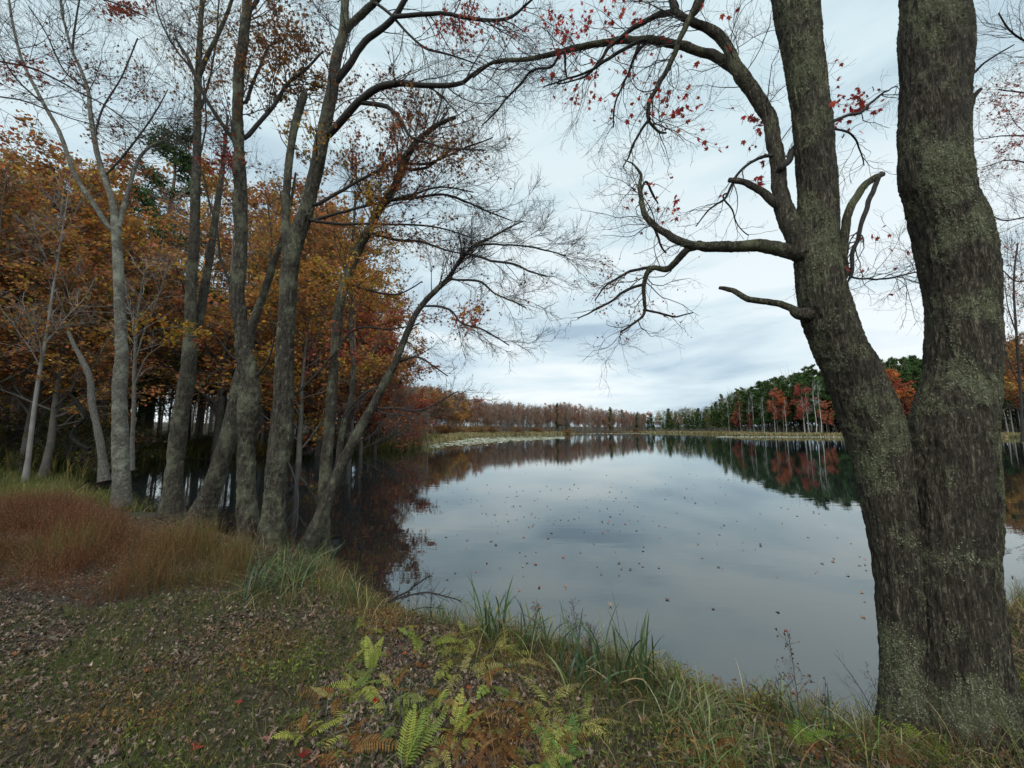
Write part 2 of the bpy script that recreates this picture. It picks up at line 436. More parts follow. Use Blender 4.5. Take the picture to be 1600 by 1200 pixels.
def hgt(x, y):
    x = np.asarray(x, float); y = np.asarray(y, float)
    d = sdist(x, y)
    r = np.hypot(x, y)
    d = d + (.12 * fbm(xy3(x, y, 2.2), 3, 5)) * (r < 25) + 2.0 * fbm(xy3(x, y, .13), 3, 8) * (r > 40)
    near = np.clip((14 - r) / 6, 0, 1)
    top = .5 * near + .75 * (1 - near)
    z = top * (1 - np.exp(-np.maximum(d, 0) / (.55 + 2.5 * (1 - near)))) + np.clip(d - 14, 0, 200) * .03 * (y > 30)
    z = z + np.where(d > 0, .035 * fbm(xy3(x, y, 1.1), 4, 3) + .015 * fbm(xy3(x, y, 7.), 3, 4), 0)
    z = np.where(d > 0, z, np.maximum(d * .55, -1.6))
    return z

def axis(lo, a, b, hi, st, g=1.09):
    mid = np.arange(a, b, st); out = []
    s, v = st, b
    while v < hi: out.append(v); s *= g; v += s
    out.append(hi); left = []
    s, v = st, a - st
    while v > lo: left.append(v); s *= g; v -= s
    left.append(lo)
    return np.concatenate([left[::-1], mid, out])

gx = axis(-1500, -8, 4.2, 1500, .055); gy = axis(-60, .5, 8., 1500, .055)
GX, GY = np.meshgrid(gx, gy); GZ = hgt(GX, GY)
nx, ny = len(gx), len(gy)
i = np.arange(ny - 1)[:, None] * nx + np.arange(nx - 1)[None]
q = np.stack([i, i + 1, i + nx + 1, i + nx], -1).reshape(-1, 4)

def ground_mat():
    m, nt, ns, ln = new_mat('forest_floor')
    tc = ns.new('ShaderNodeTexCoord')
    n1 = nd(ns, 'ShaderNodeTexNoise', Scale=26., Detail=8., Roughness=.75); ln.new(tc.outputs['Object'], n1.inputs['Vector'])
    r1 = ramp(ns, [(.3, (.012, .009, .007)), (.5, (.045, .034, .026)), (.7, (.1, .08, .063))]); ln.new(n1.outputs[0], r1.inputs[0])
    n2 = nd(ns, 'ShaderNodeTexNoise', Scale=1.3, Detail=5., Roughness=.6); ln.new(tc.outputs['Object'], n2.inputs['Vector'])
    r2 = ramp(ns, [(.46, (0, 0, 0)), (.6, (.75, .75, .75))]); ln.new(n2.outputs[0], r2.inputs[0])
    g = ramp(ns, [(.3, (.018, .026, .008)), (.7, (.06, .075, .02))]); ln.new(n1.outputs[0], g.inputs[0])
    mx = ns.new('ShaderNodeMixRGB'); ln.new(r2.outputs[0], mx.inputs[0]); ln.new(r1.outputs[0], mx.inputs[1]); ln.new(g.outputs[0], mx.inputs[2])
    b = nd(ns, 'ShaderNodeBump', Strength=.8, Distance=.03); ln.new(n1.outputs[0], b.inputs['Height'])
    bs = nd(ns, 'ShaderNodeBsdfPrincipled', Roughness=.95); bs.inputs['Specular IOR Level'].default_value = .1
    ln.new(mx.outputs[0], bs.inputs['Base Color']); ln.new(b.outputs[0], bs.inputs['Normal'])
    o = ns.new('ShaderNodeOutputMaterial'); ln.new(bs.outputs[0], o.inputs[0])
    return m
mb = MB(); mb.add(np.stack([GX, GY, GZ], -1), q)
tag(mb.obj('ground', ground_mat()), 'leaf strewn lake bank and forest floor', 'ground', kind='structure')

def water_mat():
    m, nt, ns, ln = new_mat('still_water')
    tc = ns.new('ShaderNodeTexCoord')
    mp = ns.new('ShaderNodeMapping'); mp.inputs['Scale'].default_value = (.5, 1.6, 1)
    ln.new(tc.outputs['Object'], mp.inputs[0])
    n = nd(ns, 'ShaderNodeTexNoise', Scale=2.2, Detail=3., Roughness=.5); ln.new(mp.outputs[0], n.inputs['Vector'])
    b = nd(ns, 'ShaderNodeBump', Strength=.028, Distance=.05); ln.new(n.outputs[0], b.inputs['Height'])
    g = nd(ns, 'ShaderNodeBsdfGlossy', Roughness=.012); g.inputs['Color'].default_value = (.95, 1, 1, 1); ln.new(b.outputs[0], g.inputs['Normal'])
    d = nd(ns, 'ShaderNodeBsdfDiffuse'); d.inputs['Color'].default_value = (.008, .01, .0105, 1)
    fr = nd(ns, 'ShaderNodeFresnel', IOR=2.15); ln.new(b.outputs[0], fr.inputs['Normal'])
    mx = ns.new('ShaderNodeMixShader'); ln.new(fr.outputs[0], mx.inputs[0]); ln.new(d.outputs[0], mx.inputs[1]); ln.new(g.outputs[0], mx.inputs[2])
    o = ns.new('ShaderNodeOutputMaterial'); ln.new(mx.outputs[0], o.inputs[0])
    return m
mb = MB(); mb.add([[-1500, -60, 0], [1500, -60, 0], [1500, 1500, 0], [-1500, 1500, 0]], np.array([[0, 1, 2, 3]]))
tag(mb.obj('water', water_mat(), smooth=False), 'still lake reflecting clouds and autumn woods', 'lake', kind='structure')

# ------------------------------------------------------------------ generic trees (prototypes, copied)
ORANGE = [(.44, .18, .05), (.36, .155, .05), (.46, .23, .055), (.3, .17, .055), (.44, .145, .05)]
RUST = [(.3, .135, .06), (.33, .13, .055), (.24, .13, .05), (.19, .15, .05)]
RED = [(.38, .09, .06), (.3, .065, .05), (.42, .13, .07), (.26, .075, .05)]
YEL = [(.46, .28, .04), (.34, .24, .045), (.24, .2, .045), (.48, .2, .035)]
OLIVE = [(.13, .14, .035), (.17, .155, .045), (.23, .18, .045), (.1, .12, .03)]
GREEN = [(.04, .075, .028), (.055, .095, .035), (.03, .06, .025), (.08, .11, .035)]

def crown_tree(name, label, cat, group, H, rad, nleaf, ls, pal, n1=26, n2=160, n3=900, bare=.25, tr=.012, mt=M_far_dark, mtw=None, lean=.03, low=.25, seed=1, w=None, ang=55, up=.05, l1=.36, stems=1, twr=.006, ml=None):
    rg = np.random.default_rng(seed)
    root = thing(name, label, cat, (0, 0, 0), group)
    tb, cb = MB(), MB()
    Ps, Rs = [], []
    for s in range(stems):
        k = 14; z = np.linspace(0, H, k); P = np.zeros((k, 3)); P[:, 2] = z - .3 * (z == 0)
        a = rg.uniform(0, 6.28)
        off = np.cumsum(rg.normal(0, lean * H / k * .9, (k, 2)), 0) + (0 if stems == 1 else 1) * np.outer(z, [math.cos(a) * .13, math.sin(a) * .13])
        P[:, :2] = off - off[0]
        R = H * tr * (1 - .93 * (z / H) ** .9) * rg.uniform(.85, 1.1) + .004; R[0] *= 1.5
        Ps.append(P); Rs.append(R)
    P0, R0 = np.array(Ps), np.array(Rs)
    tubes(tb, P0, R0, 8)
    P1, R1 = grow(P0, R0, n1 * stems, low, .99, l1, ang, .1, up, 9, .5, .012, rg=rg)
    tubes(tb, P1, R1, 5)
    P2, R2 = grow(P1, R1, n2 * stems, .15, 1, .5, 42, .13, up, 6, .55, .009, rg=rg)
    tubes(tb, P2, R2, 4)
    P3, R3 = grow(P2, R2, n3 * stems, .1, 1, .55, 40, .16, up * .7, 5, .6, twr, rg=rg)
    m2 = mtw or mt
    tubes(tb, P3, R3, 3, mat=1)
    if nleaf:
        keep = rg.random(len(P3)) > bare
        Q = P3[keep]; zrel = Q[:, -1, 2] / H
        i = rg.integers(0, len(Q), nleaf); j = rg.integers(1, 5, nleaf)
        pos = Q[i, j] + rg.normal(0, ls * .9, (nleaf, 3)) * [1, 1, .45]
        col = pick(pal, nleaf, rg, .2, w)
        # hue drifts from clump to clump, as real crowns do
        dr = fbm(pos * .45 + seed * 3.1, 2, seed)[:, None]
        col = np.clip(col * (1 + dr * np.array([.25, .55, .3])), .004, .8)
        scatter(cb, pos, ls * rg.uniform(.7, 1.4, nleaf), tmpl_rhomb(), upw=1.1, spread=.75, rg=rg, col=col)
    a = tb.obj('trunk', [mt, m2], root); b = cb.obj('crown', ml or M_leaf, root, smooth=False) if nleaf else None
    KIDS[root.name] = [a] + ([b] if b else [])
    return root

def pine_tree(name, label, group, H, seed, nee=5200, ls=.34, pal=GREEN, low=.3, spread=.2, nw=.13):
    rg = np.random.default_rng(seed)
    root = thing(name, label, 'pine tree', (0, 0, 0), group)
    tb, cb = MB(), MB()
    k = 12; z = np.linspace(0, H, k); P = np.zeros((1, k, 3)); P[0, :, 2] = z; P[0, 0, 2] = -.4
    P[0, :, :2] = np.cumsum(rg.normal(0, .006 * H, (k, 2)), 0); P[0, :, :2] -= P[0, 0, :2]
    R = (H * .013 * (1 - .95 * z / H) + .01)[None]
    tubes(tb, P, R, 8)
    nb = 64
    t = np.sort(rg.uniform(low, .985, nb)); a = rg.uniform(0, 6.28, nb)
    L = H * spread * (1.05 - t) ** .62 * rg.uniform(.55, 1.15, nb)
    c = np.stack([np.interp(t * H, z, P[0, :, 0]), np.interp(t * H, z, P[0, :, 1]), t * H], 1)
    s = np.linspace(0, 1, 7)
    B = c[:, None] + np.stack([np.cos(a)[:, None] * L[:, None] * s, np.sin(a)[:, None] * L[:, None] * s, L[:, None] * (.12 * s + .22 * s * s - .1 * (1 - t)[:, None] * 2 * s)], -1)
    tubes(tb, B, np.linspace(.045, .012, 7)[None].repeat(nb, 0), 4)
    P2, R2 = grow(B, np.full((nb, 7), .02), 420, .25, 1, .38, 42, .1, .08, 4, .6, .008, rg=rg, flat=.6)
    tubes(tb, P2, R2, 3)
    i = rg.integers(0, len(P2), nee); j = rg.integers(1, 4, nee)
    pos = P2[i, j] + rg.normal(0, .17, (nee, 3)) * [1, 1, .5]
    col = pick(pal, nee, rg, .22)
    V = np.array([[-nw, 0, 0], [nw, 0, 0], [.0, 1, .05]])
    scatter(cb, pos, ls * rg.uniform(.7, 1.5, nee), (V, [np.array([[0, 1, 2]])]), upw=.55, spread=.9, rg=rg, col=col, hang=-.5)
    a_ = tb.obj('trunk', M_far_dark, root); b_ = cb.obj('crown', M_needle, root, smooth=False)
    KIDS[root.name] = [a_, b_]
    return root

# prototypes are placed by the first use (no spare copy is left in the scene)
class Proto:
    def __init__(s, root, H): s.root, s.H, s.used = root, H, False
    def put(s, x, y, h, rz=None, wide=1., label=None, group=None, z=None):
        z = float(hgt(np.array([x]), np.array([y]))[0]) if z is None else z
        k = h / s.H; rz = random.uniform(0, 6.28) if rz is None else rz
        if not s.used:
            s.used = True; r = s.root
            r.location = (float(x), float(y), z - .05); r.rotation_euler = (0, 0, rz); r.scale = (k * wide, k * wide, k)
            if label: r['label'] = label
            if group: r['group'] = group
            return r
        return dup(s.root, (x, y, z - .05), rz, (k * wide, k * wide, k), label, group)

GO, GP, GB, GR = 'orange maples of the left wood', 'pines on the far shore', 'bare grey maples on the far shore', 'rusty trees of the left wood'
near_pro = [
    Proto(crown_tree('maple_tree', 'rusty orange maple among the crowded trees of the left wood', 'maple tree', GO, 13, 4, 10000, .13, ORANGE + RUST, seed=21, bare=.15, n1=34, n2=260, n3=1500, low=.14), 13),
    Proto(crown_tree('maple_tree', 'rusty orange maple among the crowded trees of the left wood', 'maple tree', GO, 12, 4, 9500, .13, RUST + RUST[:2] + RED[3:], seed=22, bare=.25, n1=32, n2=240, n3=1500, low=.36, stems=1), 12),
    Proto(crown_tree('maple_tree', 'rusty orange maple among the crowded trees of the left wood', 'maple tree', GO, 12, 4, 8500, .13, ORANGE[1:4] + RUST[:2] + RED[2:3] + OLIVE[2:3], seed=23, bare=.2, n1=30, n2=230, n3=1400, low=.16), 12),
    Proto(crown_tree('maple_tree', 'rusty orange maple among the crowded trees of the left wood', 'maple tree', GO, 10, 4, 7500, .13, YEL[:2] + ORANGE[:3] + RUST[:1] + OLIVE[2:3], seed=24, bare=.3, n1=28, n2=220, n3=1300, low=.14), 10),
    Proto(crown_tree('maple_tree', 'rusty orange maple among the crowded trees of the left wood', 'maple tree', GO, 9, 4, 11000, .12, RED + ORANGE[:1], seed=25, bare=.3, n1=28, n2=220, n3=1300, low=.12), 9),
]
bare_near = [
    Proto(crown_tree('bare_tree', 'slender dark trunk with nearly leafless top in the left wood', 'bare tree', GR, 13, 3, 1500, .11, RUST, seed=31, n1=20, n2=150, n3=1000, low=.45, l1=.28, tr=.008), 13),
    Proto(crown_tree('bare_tree', 'slender dark trunk with nearly leafless top in the left wood', 'bare tree', GR, 12, 3, 900, .11, RUST + RED[:1], seed=32, n1=18, n2=150, n3=1100, low=.4, l1=.3, tr=.009, ang=42, mt=M_far_trunk), 12),
    Proto(crown_tree('bare_tree', 'slender dark trunk with nearly leafless top in the left wood', 'bare tree', GR, 10, 3, 500, .11, RUST, seed=33, n1=14, n2=120, n3=800, low=.3, l1=.26, tr=.007, ang=38, mt=M_far_trunk), 10),
]
pine_near = [Proto(pine_tree('pine_tree', 'dark green pine rising behind the orange maples', 'pines in the left wood', 16, 41, nee=14000, ls=.24, low=.12), 16)]

# left wood ------------------------------------------------------
sil_x = [-400, 0, 60, 130, 200, 260, 330, 380, 430, 480, 540, 600, 640]
sil_y = [200, 235, 240, 255, 215, 240, 270, 290, 300, 330, 360, 450, 590]
pts = []
rg = np.random.default_rng(5)
tries = 0
while len(pts) < 235 and tries < 9000:
    tries += 1
    px = rg.uniform(-150, 618); Y = 13 + 60 * rg.random() ** 1.5
    x, y, _ = at(px, 672, Y)
    if float(sdist(np.array([x]), np.array([y]))[0]) < .8: continue
    if math.hypot(x, y) < 15 or (px > 560 and Y < 50): continue
    md = 1.25 + Y * .008
    if any((x - a) ** 2 + (y - b) ** 2 < md * md for a, b, _ in pts): continue
    pts.append((x, y, px))
for (x, y, px) in pts:
    top = np.interp(px, sil_x, sil_y) + rg.uniform(-10, 130)
    h = max(4.5, at(px, top, y)[2] - .6)
    h = min(h, 19)
    c = rg.random()
    if c < (.5 if px < 180 or px > 560 else .76):
        p = bare_near[rg.choice(3, p=[.25, .4, .35])]; p.put(x, y, h * 1.03, wide=.85)
    elif c < .34 and px < 260:
        pine_near[0].put(x, y, h * 1.05)
    else:
        if px < 180: pr = near_pro[rg.choice([0, 1, 2, 3], p=[.3, .3, .18, .22])]
        elif px < 430: pr = near_pro[rg.choice([1, 2, 3], p=[.72, .14, .14])]
        else: pr = near_pro[rg.choice([0, 1, 3, 4], p=[.25, .15, .28, .32])]
        pr.put(x, y, min(h, 15), wide=rg.uniform(.95, 1.25))
pine_near[0].put(*at(228, 672, 30)[:2], at(228, 200, 30)[2] - .6, label='tall dark pine topping the left wood', group='pines in the left wood')
pine_near[0].put(*at(120, 672, 24)[:2], at(120, 330, 24)[2] - .6, wide=1.2, label='shorter green pine hidden among orange maples at the left', group='pines in the left wood')
for px, Y, top, k, lb in [(548, 30, 330, 0, 'orange maple leaning over the inlet beside the orange ones'), (470, 26, 400, 3, 'golden maple behind the lichen covered trunks'), (600, 44, 540, 4, 'low crimson maple at the right end of the left wood'), (610, 60, 560, 0, 'orange maple at the right end of the left wood'), (520, 36, 420, 4, 'crimson maple between the leaning trunks'), (30, 17, 300, 1, 'rusty maple nearest the left picture edge'), (415, 33, 330, 0, 'bright orange maple glimpsed between two grey trunks'), (340, 27, 290, 2, 'golden brown maple behind the two left grey maples'), (290, 36, 300, 0, 'tall orange maple just right of the dark pine'), (445, 40, 290, 1, 'rust brown maple towering behind the forked trunk'), (500, 32, 320, 0, 'orange maple behind the crooked leaning trunk'), (575, 40, 430, 1, 'rust brown maple above the wetland point'), (150, 22, 330, 2, 'olive orange maple behind the slimmest grey maple'), (588, 36, 475, 4, 'red maple at the water edge just left of the wetland point'), (566, 33, 440, 4, 'scarlet maple behind the slender leaning trunk'), (85, 20, 250, 0, 'tall orange maple over the rusty field')]:
    x, y, _ = at(px, 672, Y); near_pro[k].put(x, y, at(px, top, Y)[2] - .3, wide=1.15, label=lb)

FARR = [(.28, .12, .07), (.24, .11, .07), (.2, .115, .075), (.3, .1, .065), (.26, .15, .07)]
# far shore ------------------------------------------------------
far_bare = [Proto(crown_tree('bare_tree', 'grey leafless maple with reddish top on the far shore', 'bare tree', GB, 14, 3, nl, .2, pal, seed=50 + i, n1=26, n2=190, n3=1300, low=.3, l1=.28, tr=.0095, ang=34, up=.1, mt=M_far_trunk, bare=.2, twr=.014, ml=M_far_leaf), 14)
            for i, (nl, pal) in enumerate([(2200, FARR), (1300, FARR), (2600, FARR), (400, FARR)])]
far_leafy = [Proto(crown_tree('maple_tree', 'leafy autumn maple on the far shore', 'maple tree', 'leafy maples on the far shore', 13, 4, nl, .3, pal, seed=60 + i, n1=24, n2=120, n3=500, low=.25, tr=.01, mt=M_far_trunk, bare=.1, twr=.014, ml=M_far_leaf), 13)
             for i, (nl, pal) in enumerate([(3600, ORANGE + RUST), (3400, RED), (3400, OLIVE + YEL[1:3]), (3200, RUST + [(.12, .09, .05)]), (3000, [(.42, .11, .04), (.36, .08, .035), (.4, .14, .05)])])]
far_pine = [Proto(pine_tree('pine_tree', 'dark green pine on the far shore', GP, 20, 70 + i, low=.2, spread=.18, nee=6500, ls=.62, nw=.28, pal=GREEN + [(.05, .07, .025), (.075, .1, .035)]), 20) for i in range(4)]
far_birch = [Proto(crown_tree('birch_tree', 'pale bare birch in front of the dark pines', 'birch tree', 'pale birches before the pines', 12, 2, 0, .1, RUST, seed=80 + i, n1=12, n2=60, n3=200, low=.4, l1=.22, tr=.009, ang=32, mt=M_far_pale, twr=.012, lean=.05), 12) for i in range(2)]
GL, GRR = 'leafy maples on the far left shore', 'leafy maples on the far right shore'
LT = ([560, 600, 650, 690, 720, 760, 800, 850, 880, 920, 960, 1000, 1040], [590, 604, 601, 605, 617, 628, 630, 633, 630, 636, 640, 646, 646])
LY = ([560, 640, 720, 760, 800, 850, 900, 950, 1000, 1050], [100, 108, 120, 150, 178, 205, 245, 290, 335, 345])
rg = np.random.default_rng(9)
def top_h(px, Y, top, x, y):
    return at(px, top, Y)[2] - float(hgt(np.array([x]), np.array([y]))[0])
for n in range(150):
    px = 585 + (n / 150) ** .85 * 430 + rg.uniform(-3, 3)
    row = n % 3
    Y = np.interp(px, *LY) + [4, 14, 26][row] + rg.uniform(-3, 4)
    top = np.interp(px, *LT) + [8, 3, 0][row] + rg.uniform(-2, 7)
    x, y, _ = at(px, 672, Y); h = top_h(px, Y, top, x, y)
    if px < 725 and rg.random() < .8: far_leafy[rg.choice([0, 3])].put(x, y, h, wide=1.0, label='rusty leafy maple on the far left shore', group=GL)
    elif row == 2 and rg.random() < .5: far_leafy[rg.choice([0, 1, 3])].put(x, y, h, wide=.9, label='rusty leafy maple on the far left shore', group=GL)
    else: far_bare[rg.choice(4, p=[.35, .25, .25, .15])].put(x, y, h, wide=.85, label='grey bare maple with reddish top on the far left shore', group=GB)
for px, top, Y in [(871, 630, 240), (878, 633, 262), (954, 636, 310), (973, 640, 330), (996, 644, 350), (886, 636, 250)]:
    x, y, _ = at(px, 672, Y); far_pine[px % 4].put(x, y, top_h(px, Y, top, x, y), wide=.8, label='small dark pine poking above the bare maples of the far left shore', group='pines above the far left shore')
RT = ([990, 1020, 1060, 1100, 1120, 1140, 1170, 1200, 1240, 1280, 1340, 1400, 1440, 1540, 1560, 1600, 1700], [645, 639, 635, 634, 624, 611, 599, 591, 579, 573, 568, 560, 558, 560, 545, 535, 520])
RY = ([990, 1080, 1110, 1140, 1200, 1260, 1340, 1440, 1700], [352, 300, 262, 200, 152, 136, 128, 124, 122])
for n in range(170):
    px = 1000 + (n / 170) * 690 + rg.uniform(-3, 3)
    row = n % 3
    Y = np.interp(px, *RY) + [5, 13, 24][row] + rg.uniform(-3, 4)
    top = np.interp(px, *RT) + [16, 7, 0][row] + rg.uniform(-3, 9)
    x, y, _ = at(px, 672, Y); h = top_h(px, Y, top, x, y); u = rg.random()
    if px > 1545 and u < .75: far_leafy[rg.choice([0, 3])].put(x, y, h, wide=.95, label='brown leafy maple on the far right shore', group='brown maples on the far right shore')
    elif px < 1170 and u < .36: far_leafy[rg.choice([2, 3])].put(x, y, h * .9, wide=.9, label='olive leafy tree on the far middle shore', group='olive trees on the far middle shore')
    else: far_pine[rg.integers(4)].put(x, y, h, wide=rg.uniform(.8, 1.15), label='dark green pine on the far right shore', group=GP)
for px, top, w, k, lb in [(1152, 645, 1.1, 1, 'low dark red maple at the left foot of the pines'), (1175, 648, 1.0, 1, 'second low dark red maple at the foot of the pines'), (1225, 622, .8, 4, 'bright orange red maple standing before the pines'), (1215, 612, .75, 1, 'tall crimson maple just behind the bright orange red one'), (1258, 606, .8, 1, 'pinkish red maple right of the bright orange red one'), (1292, 630, .9, 1, 'dark red maple beside the left edge of the big trunk'), (1400, 583, 1.0, 4, 'tall orange maple framed between the two big trunks'), (1412, 600, 1.0, 1, 'red maple framed between the two big trunks'), (1388, 640, 1., 1, 'low dark red maple framed between the two big trunks')]:
    Y = np.interp(px, *RY) + 0; x, y, _ = at(px, 672, Y); far_leafy[k].put(x, y, top_h(px, Y, top, x, y), wide=w, label=lb, group='red maples before the pines')
for px in [1140, 1157, 1172, 1180, 1196, 1213, 1232, 1256, 1263, 1276, 1286, 1395, 1408, 1190]:
    Y = np.interp(px, *RY) - rg.uniform(0, 3); top = 672 - (672 - np.interp(px, *RT)) * rg.uniform(.5, .75)
    x, y, _ = at(px + rg.uniform(-3, 3), 672, Y); far_birch[px % 2].put(x, y, top_h(px, Y, top, x, y), label='pale bare birch in front of the dark far shore pines')
for n in range(46):   # thin grey wetland trees on the point at the left
    px = rg.uniform(575, 672); Y = rg.uniform(44, 66); x, y, _ = at(px, 672, Y)
    if float(sdist(np.array([x]), np.array([y]))[0]) < .3: continue
    top = rg.uniform(560, 625) if px < 650 else rg.uniform(590, 640)
    bare_near[2].put(x, y, at(px, top, Y)[2], wide=.7, label='thin grey leafless tree on the wetland point', group='thin trees on the wetland point')

rg = np.random.default_rng(19)
def far_wood(name, label, cols, tops, ys, n, stick, leafp, leafz, sz):
    """the closed mass of stems, twigs and leaves seen between and behind the separate trees"""
    px = rg.uniform(cols[0], cols[1], n); Y = np.interp(px, *ys) + rg.uniform(10, 48, n)
    x = (px - 800) / FPX * Y; z0 = hgt(x, Y)
    T = np.interp(px, *tops); H = np.maximum((672 - T) / FPX * Y + EYE - z0, 4) * rg.uniform(.76, .95, n)
    mb = MB(); N = stick
    i = rg.integers(0, n, N); s = rg.random(N) ** .8
    R = H[i] * .17 * (.3 + s); a = rg.uniform(0, 6.28, N); q = rg.random(N) ** .6
    P = np.stack([x[i] + np.cos(a) * R * q, Y[i] + np.sin(a) * R * q, z0[i] + H[i] * s], -1)
    L = rg.uniform(.8, 2.6, N) * (H[i] / 14)
    d = np.stack([np.cos(a) * .35, np.sin(a) * .35, np.ones(N)], -1) * L[:, None] + rg.normal(0, .15, (N, 3)) * L[:, None]
    w = (.035 + Y[i] * .00018)[:, None] * np.array([1, 0, 0.])
    V = np.stack([P - w, P + w, P + d], 1).reshape(-1, 3)
    mb.add(V, np.arange(N * 3).reshape(-1, 3), np.repeat(pick([(.2, .17, .15), (.15, .125, .11), (.25, .215, .19), (.2, .13, .1)], N, rg), 3, 0))
    t = np.zeros((n, 3, 3)); t[:, :, 0] = x[:, None]; t[:, :, 1] = Y[:, None]; t[:, :, 2] = z0[:, None] - .3 + np.array([0, .45, .9])[None] * H[:, None]
    tubes(mb, t, np.array([.14, .1, .03])[None].repeat(n, 0), 4, col=(.2, .18, .16))
    m = len(leafp[0]) and leafz
    i = rg.integers(0, n, m); s = leafp[1] + (1 - leafp[1]) * rg.random(m) ** leafp[2]; R = H[i] * .2 * np.sin(np.pi * np.clip(s * .8 + .12, 0, 1)); a = rg.uniform(0, 6.28, m); q = rg.random(m) ** .5
    P = np.stack([x[i] + np.cos(a) * R * q, Y[i] + np.sin(a) * R * q, z0[i] + H[i] * s], -1)
    tree_c = pick(leafp[0], n, rg, .25)
    scatter(mb, P, sz * rg.uniform(.6, 1.4, m), tmpl_rhomb(), upw=.8, rg=rg, col=np.clip(tree_c[i] * (1 + rg.normal(0, .2, (m, 1))), .01, .8))
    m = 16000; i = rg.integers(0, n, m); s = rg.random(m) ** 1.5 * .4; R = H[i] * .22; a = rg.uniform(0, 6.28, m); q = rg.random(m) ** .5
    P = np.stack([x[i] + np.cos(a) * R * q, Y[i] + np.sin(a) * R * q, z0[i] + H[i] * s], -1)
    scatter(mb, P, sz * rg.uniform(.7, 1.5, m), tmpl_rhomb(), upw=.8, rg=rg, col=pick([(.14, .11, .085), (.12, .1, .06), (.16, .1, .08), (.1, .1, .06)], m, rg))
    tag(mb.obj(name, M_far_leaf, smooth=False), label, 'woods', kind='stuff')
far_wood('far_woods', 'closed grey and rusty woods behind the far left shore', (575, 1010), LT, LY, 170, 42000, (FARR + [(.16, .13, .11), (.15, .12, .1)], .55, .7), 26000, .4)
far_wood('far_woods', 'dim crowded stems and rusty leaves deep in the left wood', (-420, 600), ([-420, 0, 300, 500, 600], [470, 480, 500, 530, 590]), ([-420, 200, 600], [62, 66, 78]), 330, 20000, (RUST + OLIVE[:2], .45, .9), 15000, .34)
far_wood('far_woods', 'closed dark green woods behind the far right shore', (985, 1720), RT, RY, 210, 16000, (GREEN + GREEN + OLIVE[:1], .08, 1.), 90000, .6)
# shrubs and marsh ------------------------------------------------
def blades(mb, base, hgtv, wid, lean, col, rg, seg=3, curve=.5, tipcol=None, az=None, dr=.25):
    """grass blades, base (N,3)"""
    N = len(base); hgtv = np.broadcast_to(hgtv, (N,)); wid = np.broadcast_to(wid, (N,))
    a = rg.uniform(0, 2 * math.pi, N) if az is None else az; l = lean * rg.uniform(.2, 1.3, N)
    f = rg.uniform(0, math.pi, N)
    s = np.linspace(0, 1, seg + 1)
    out = (l[:, None] * (s ** (1 + curve)))[..., None] * np.stack([np.cos(a), np.sin(a), 0 * a], -1)[:, None]
    z = (hgtv[:, None] * (s - dr * np.minimum(l[:, None] / hgtv[:, None], 2.2) * s ** 3))
    C = base[:, None] + out; C[:, :, 2] += z
    side = np.stack([np.cos(f), np.sin(f), 0 * f], -1)[:, None]
    w = wid[:, None, None] * np.array([.8, 1, .75, .08] if seg == 3 else np.concatenate([np.linspace(.8, 1, seg - 1), [.7, .06]]))[None, :, None] * .5
    V = np.stack([C - side * w, C + side * w], 2).reshape(N, -1, 3)
    q = np.array([[2 * i, 2 * i + 1, 2 * i + 3, 2 * i + 2] for i in range(seg)])
    F = (np.arange(N)[:, None, None] * (2 * seg + 2) + q[None]).reshape(-1, 4)
    c = np.asarray(col, float)
    c = np.repeat(c if c.ndim == 2 else np.broadcast_to(c, (N, 3)), 2 * seg + 2, 0)
    if tipcol is not None:
        t = np.tile(np.repeat(s ** 1.5, 2), N)[:, None]; c = c * (1 - t) + np.asarray(tipcol) * t
    mb.add(V.reshape(-1, 3), F, c)

def ring_pts(N, x0, x1, y0, y1, dmin, dmax, rg, pfun=None):
    out = []
    n = 0
    while n < N:
        x = rg.uniform(x0, x1, N * 4); y = rg.uniform(y0, y1, N * 4); d = sdist(x, y)
        k = (d > dmin) & (d < dmax)
        if pfun is not None: k &= pfun(x, y)
        x, y = x[k], y[k]
        out.append(np.stack([x, y, hgt(x, y)], -1)); n += len(x)
        if len(out) > 60: break
    return np.concatenate(out)[:N]
rg = np.random.default_rng(14)
STRAW = [(.3, .245, .13), (.24, .2, .11), (.24, .16, .09), (.17, .155, .07), (.14, .13, .05)]
mb = MB()
for (N, x0, x1, y0, y1, dm) in [(9000, -16, 60, 60, 270, 16), (12000, 70, 190, 90, 260, 7), (2500, 60, 150, 240, 345, 10), (3000, -14, 0, 50, 130, 14)]:
    B = ring_pts(N, x0, x1, y0, y1, -.8, dm, rg); B[:, 2] = np.maximum(B[:, 2], 0)
    dist = B[:, 1]
    blades(mb, B, rg.uniform(.5, 1.1, len(B)), .05 + dist * .0016, .25, pick(STRAW, len(B), rg), rg)
tag(mb.obj('marsh_grass', M_grass, smooth=False), 'straw coloured marsh grass fringing the far shore', 'marsh grass', kind='stuff')
mb = MB()
B = ring_pts(9000, -60, -9, 15, 70, .0, 3.5, rg)
blades(mb, B, rg.uniform(.4, 1.2, len(B)), .03 + B[:, 1] * .001, .35, pick([(.07, .085, .025), (.1, .1, .03), (.14, .12, .04), (.2, .14, .05)], len(B), rg), rg)
tag(mb.obj('shore_grass', M_grass, smooth=False), 'dull green sedge along the edge of the inlet', 'grass', kind='stuff')
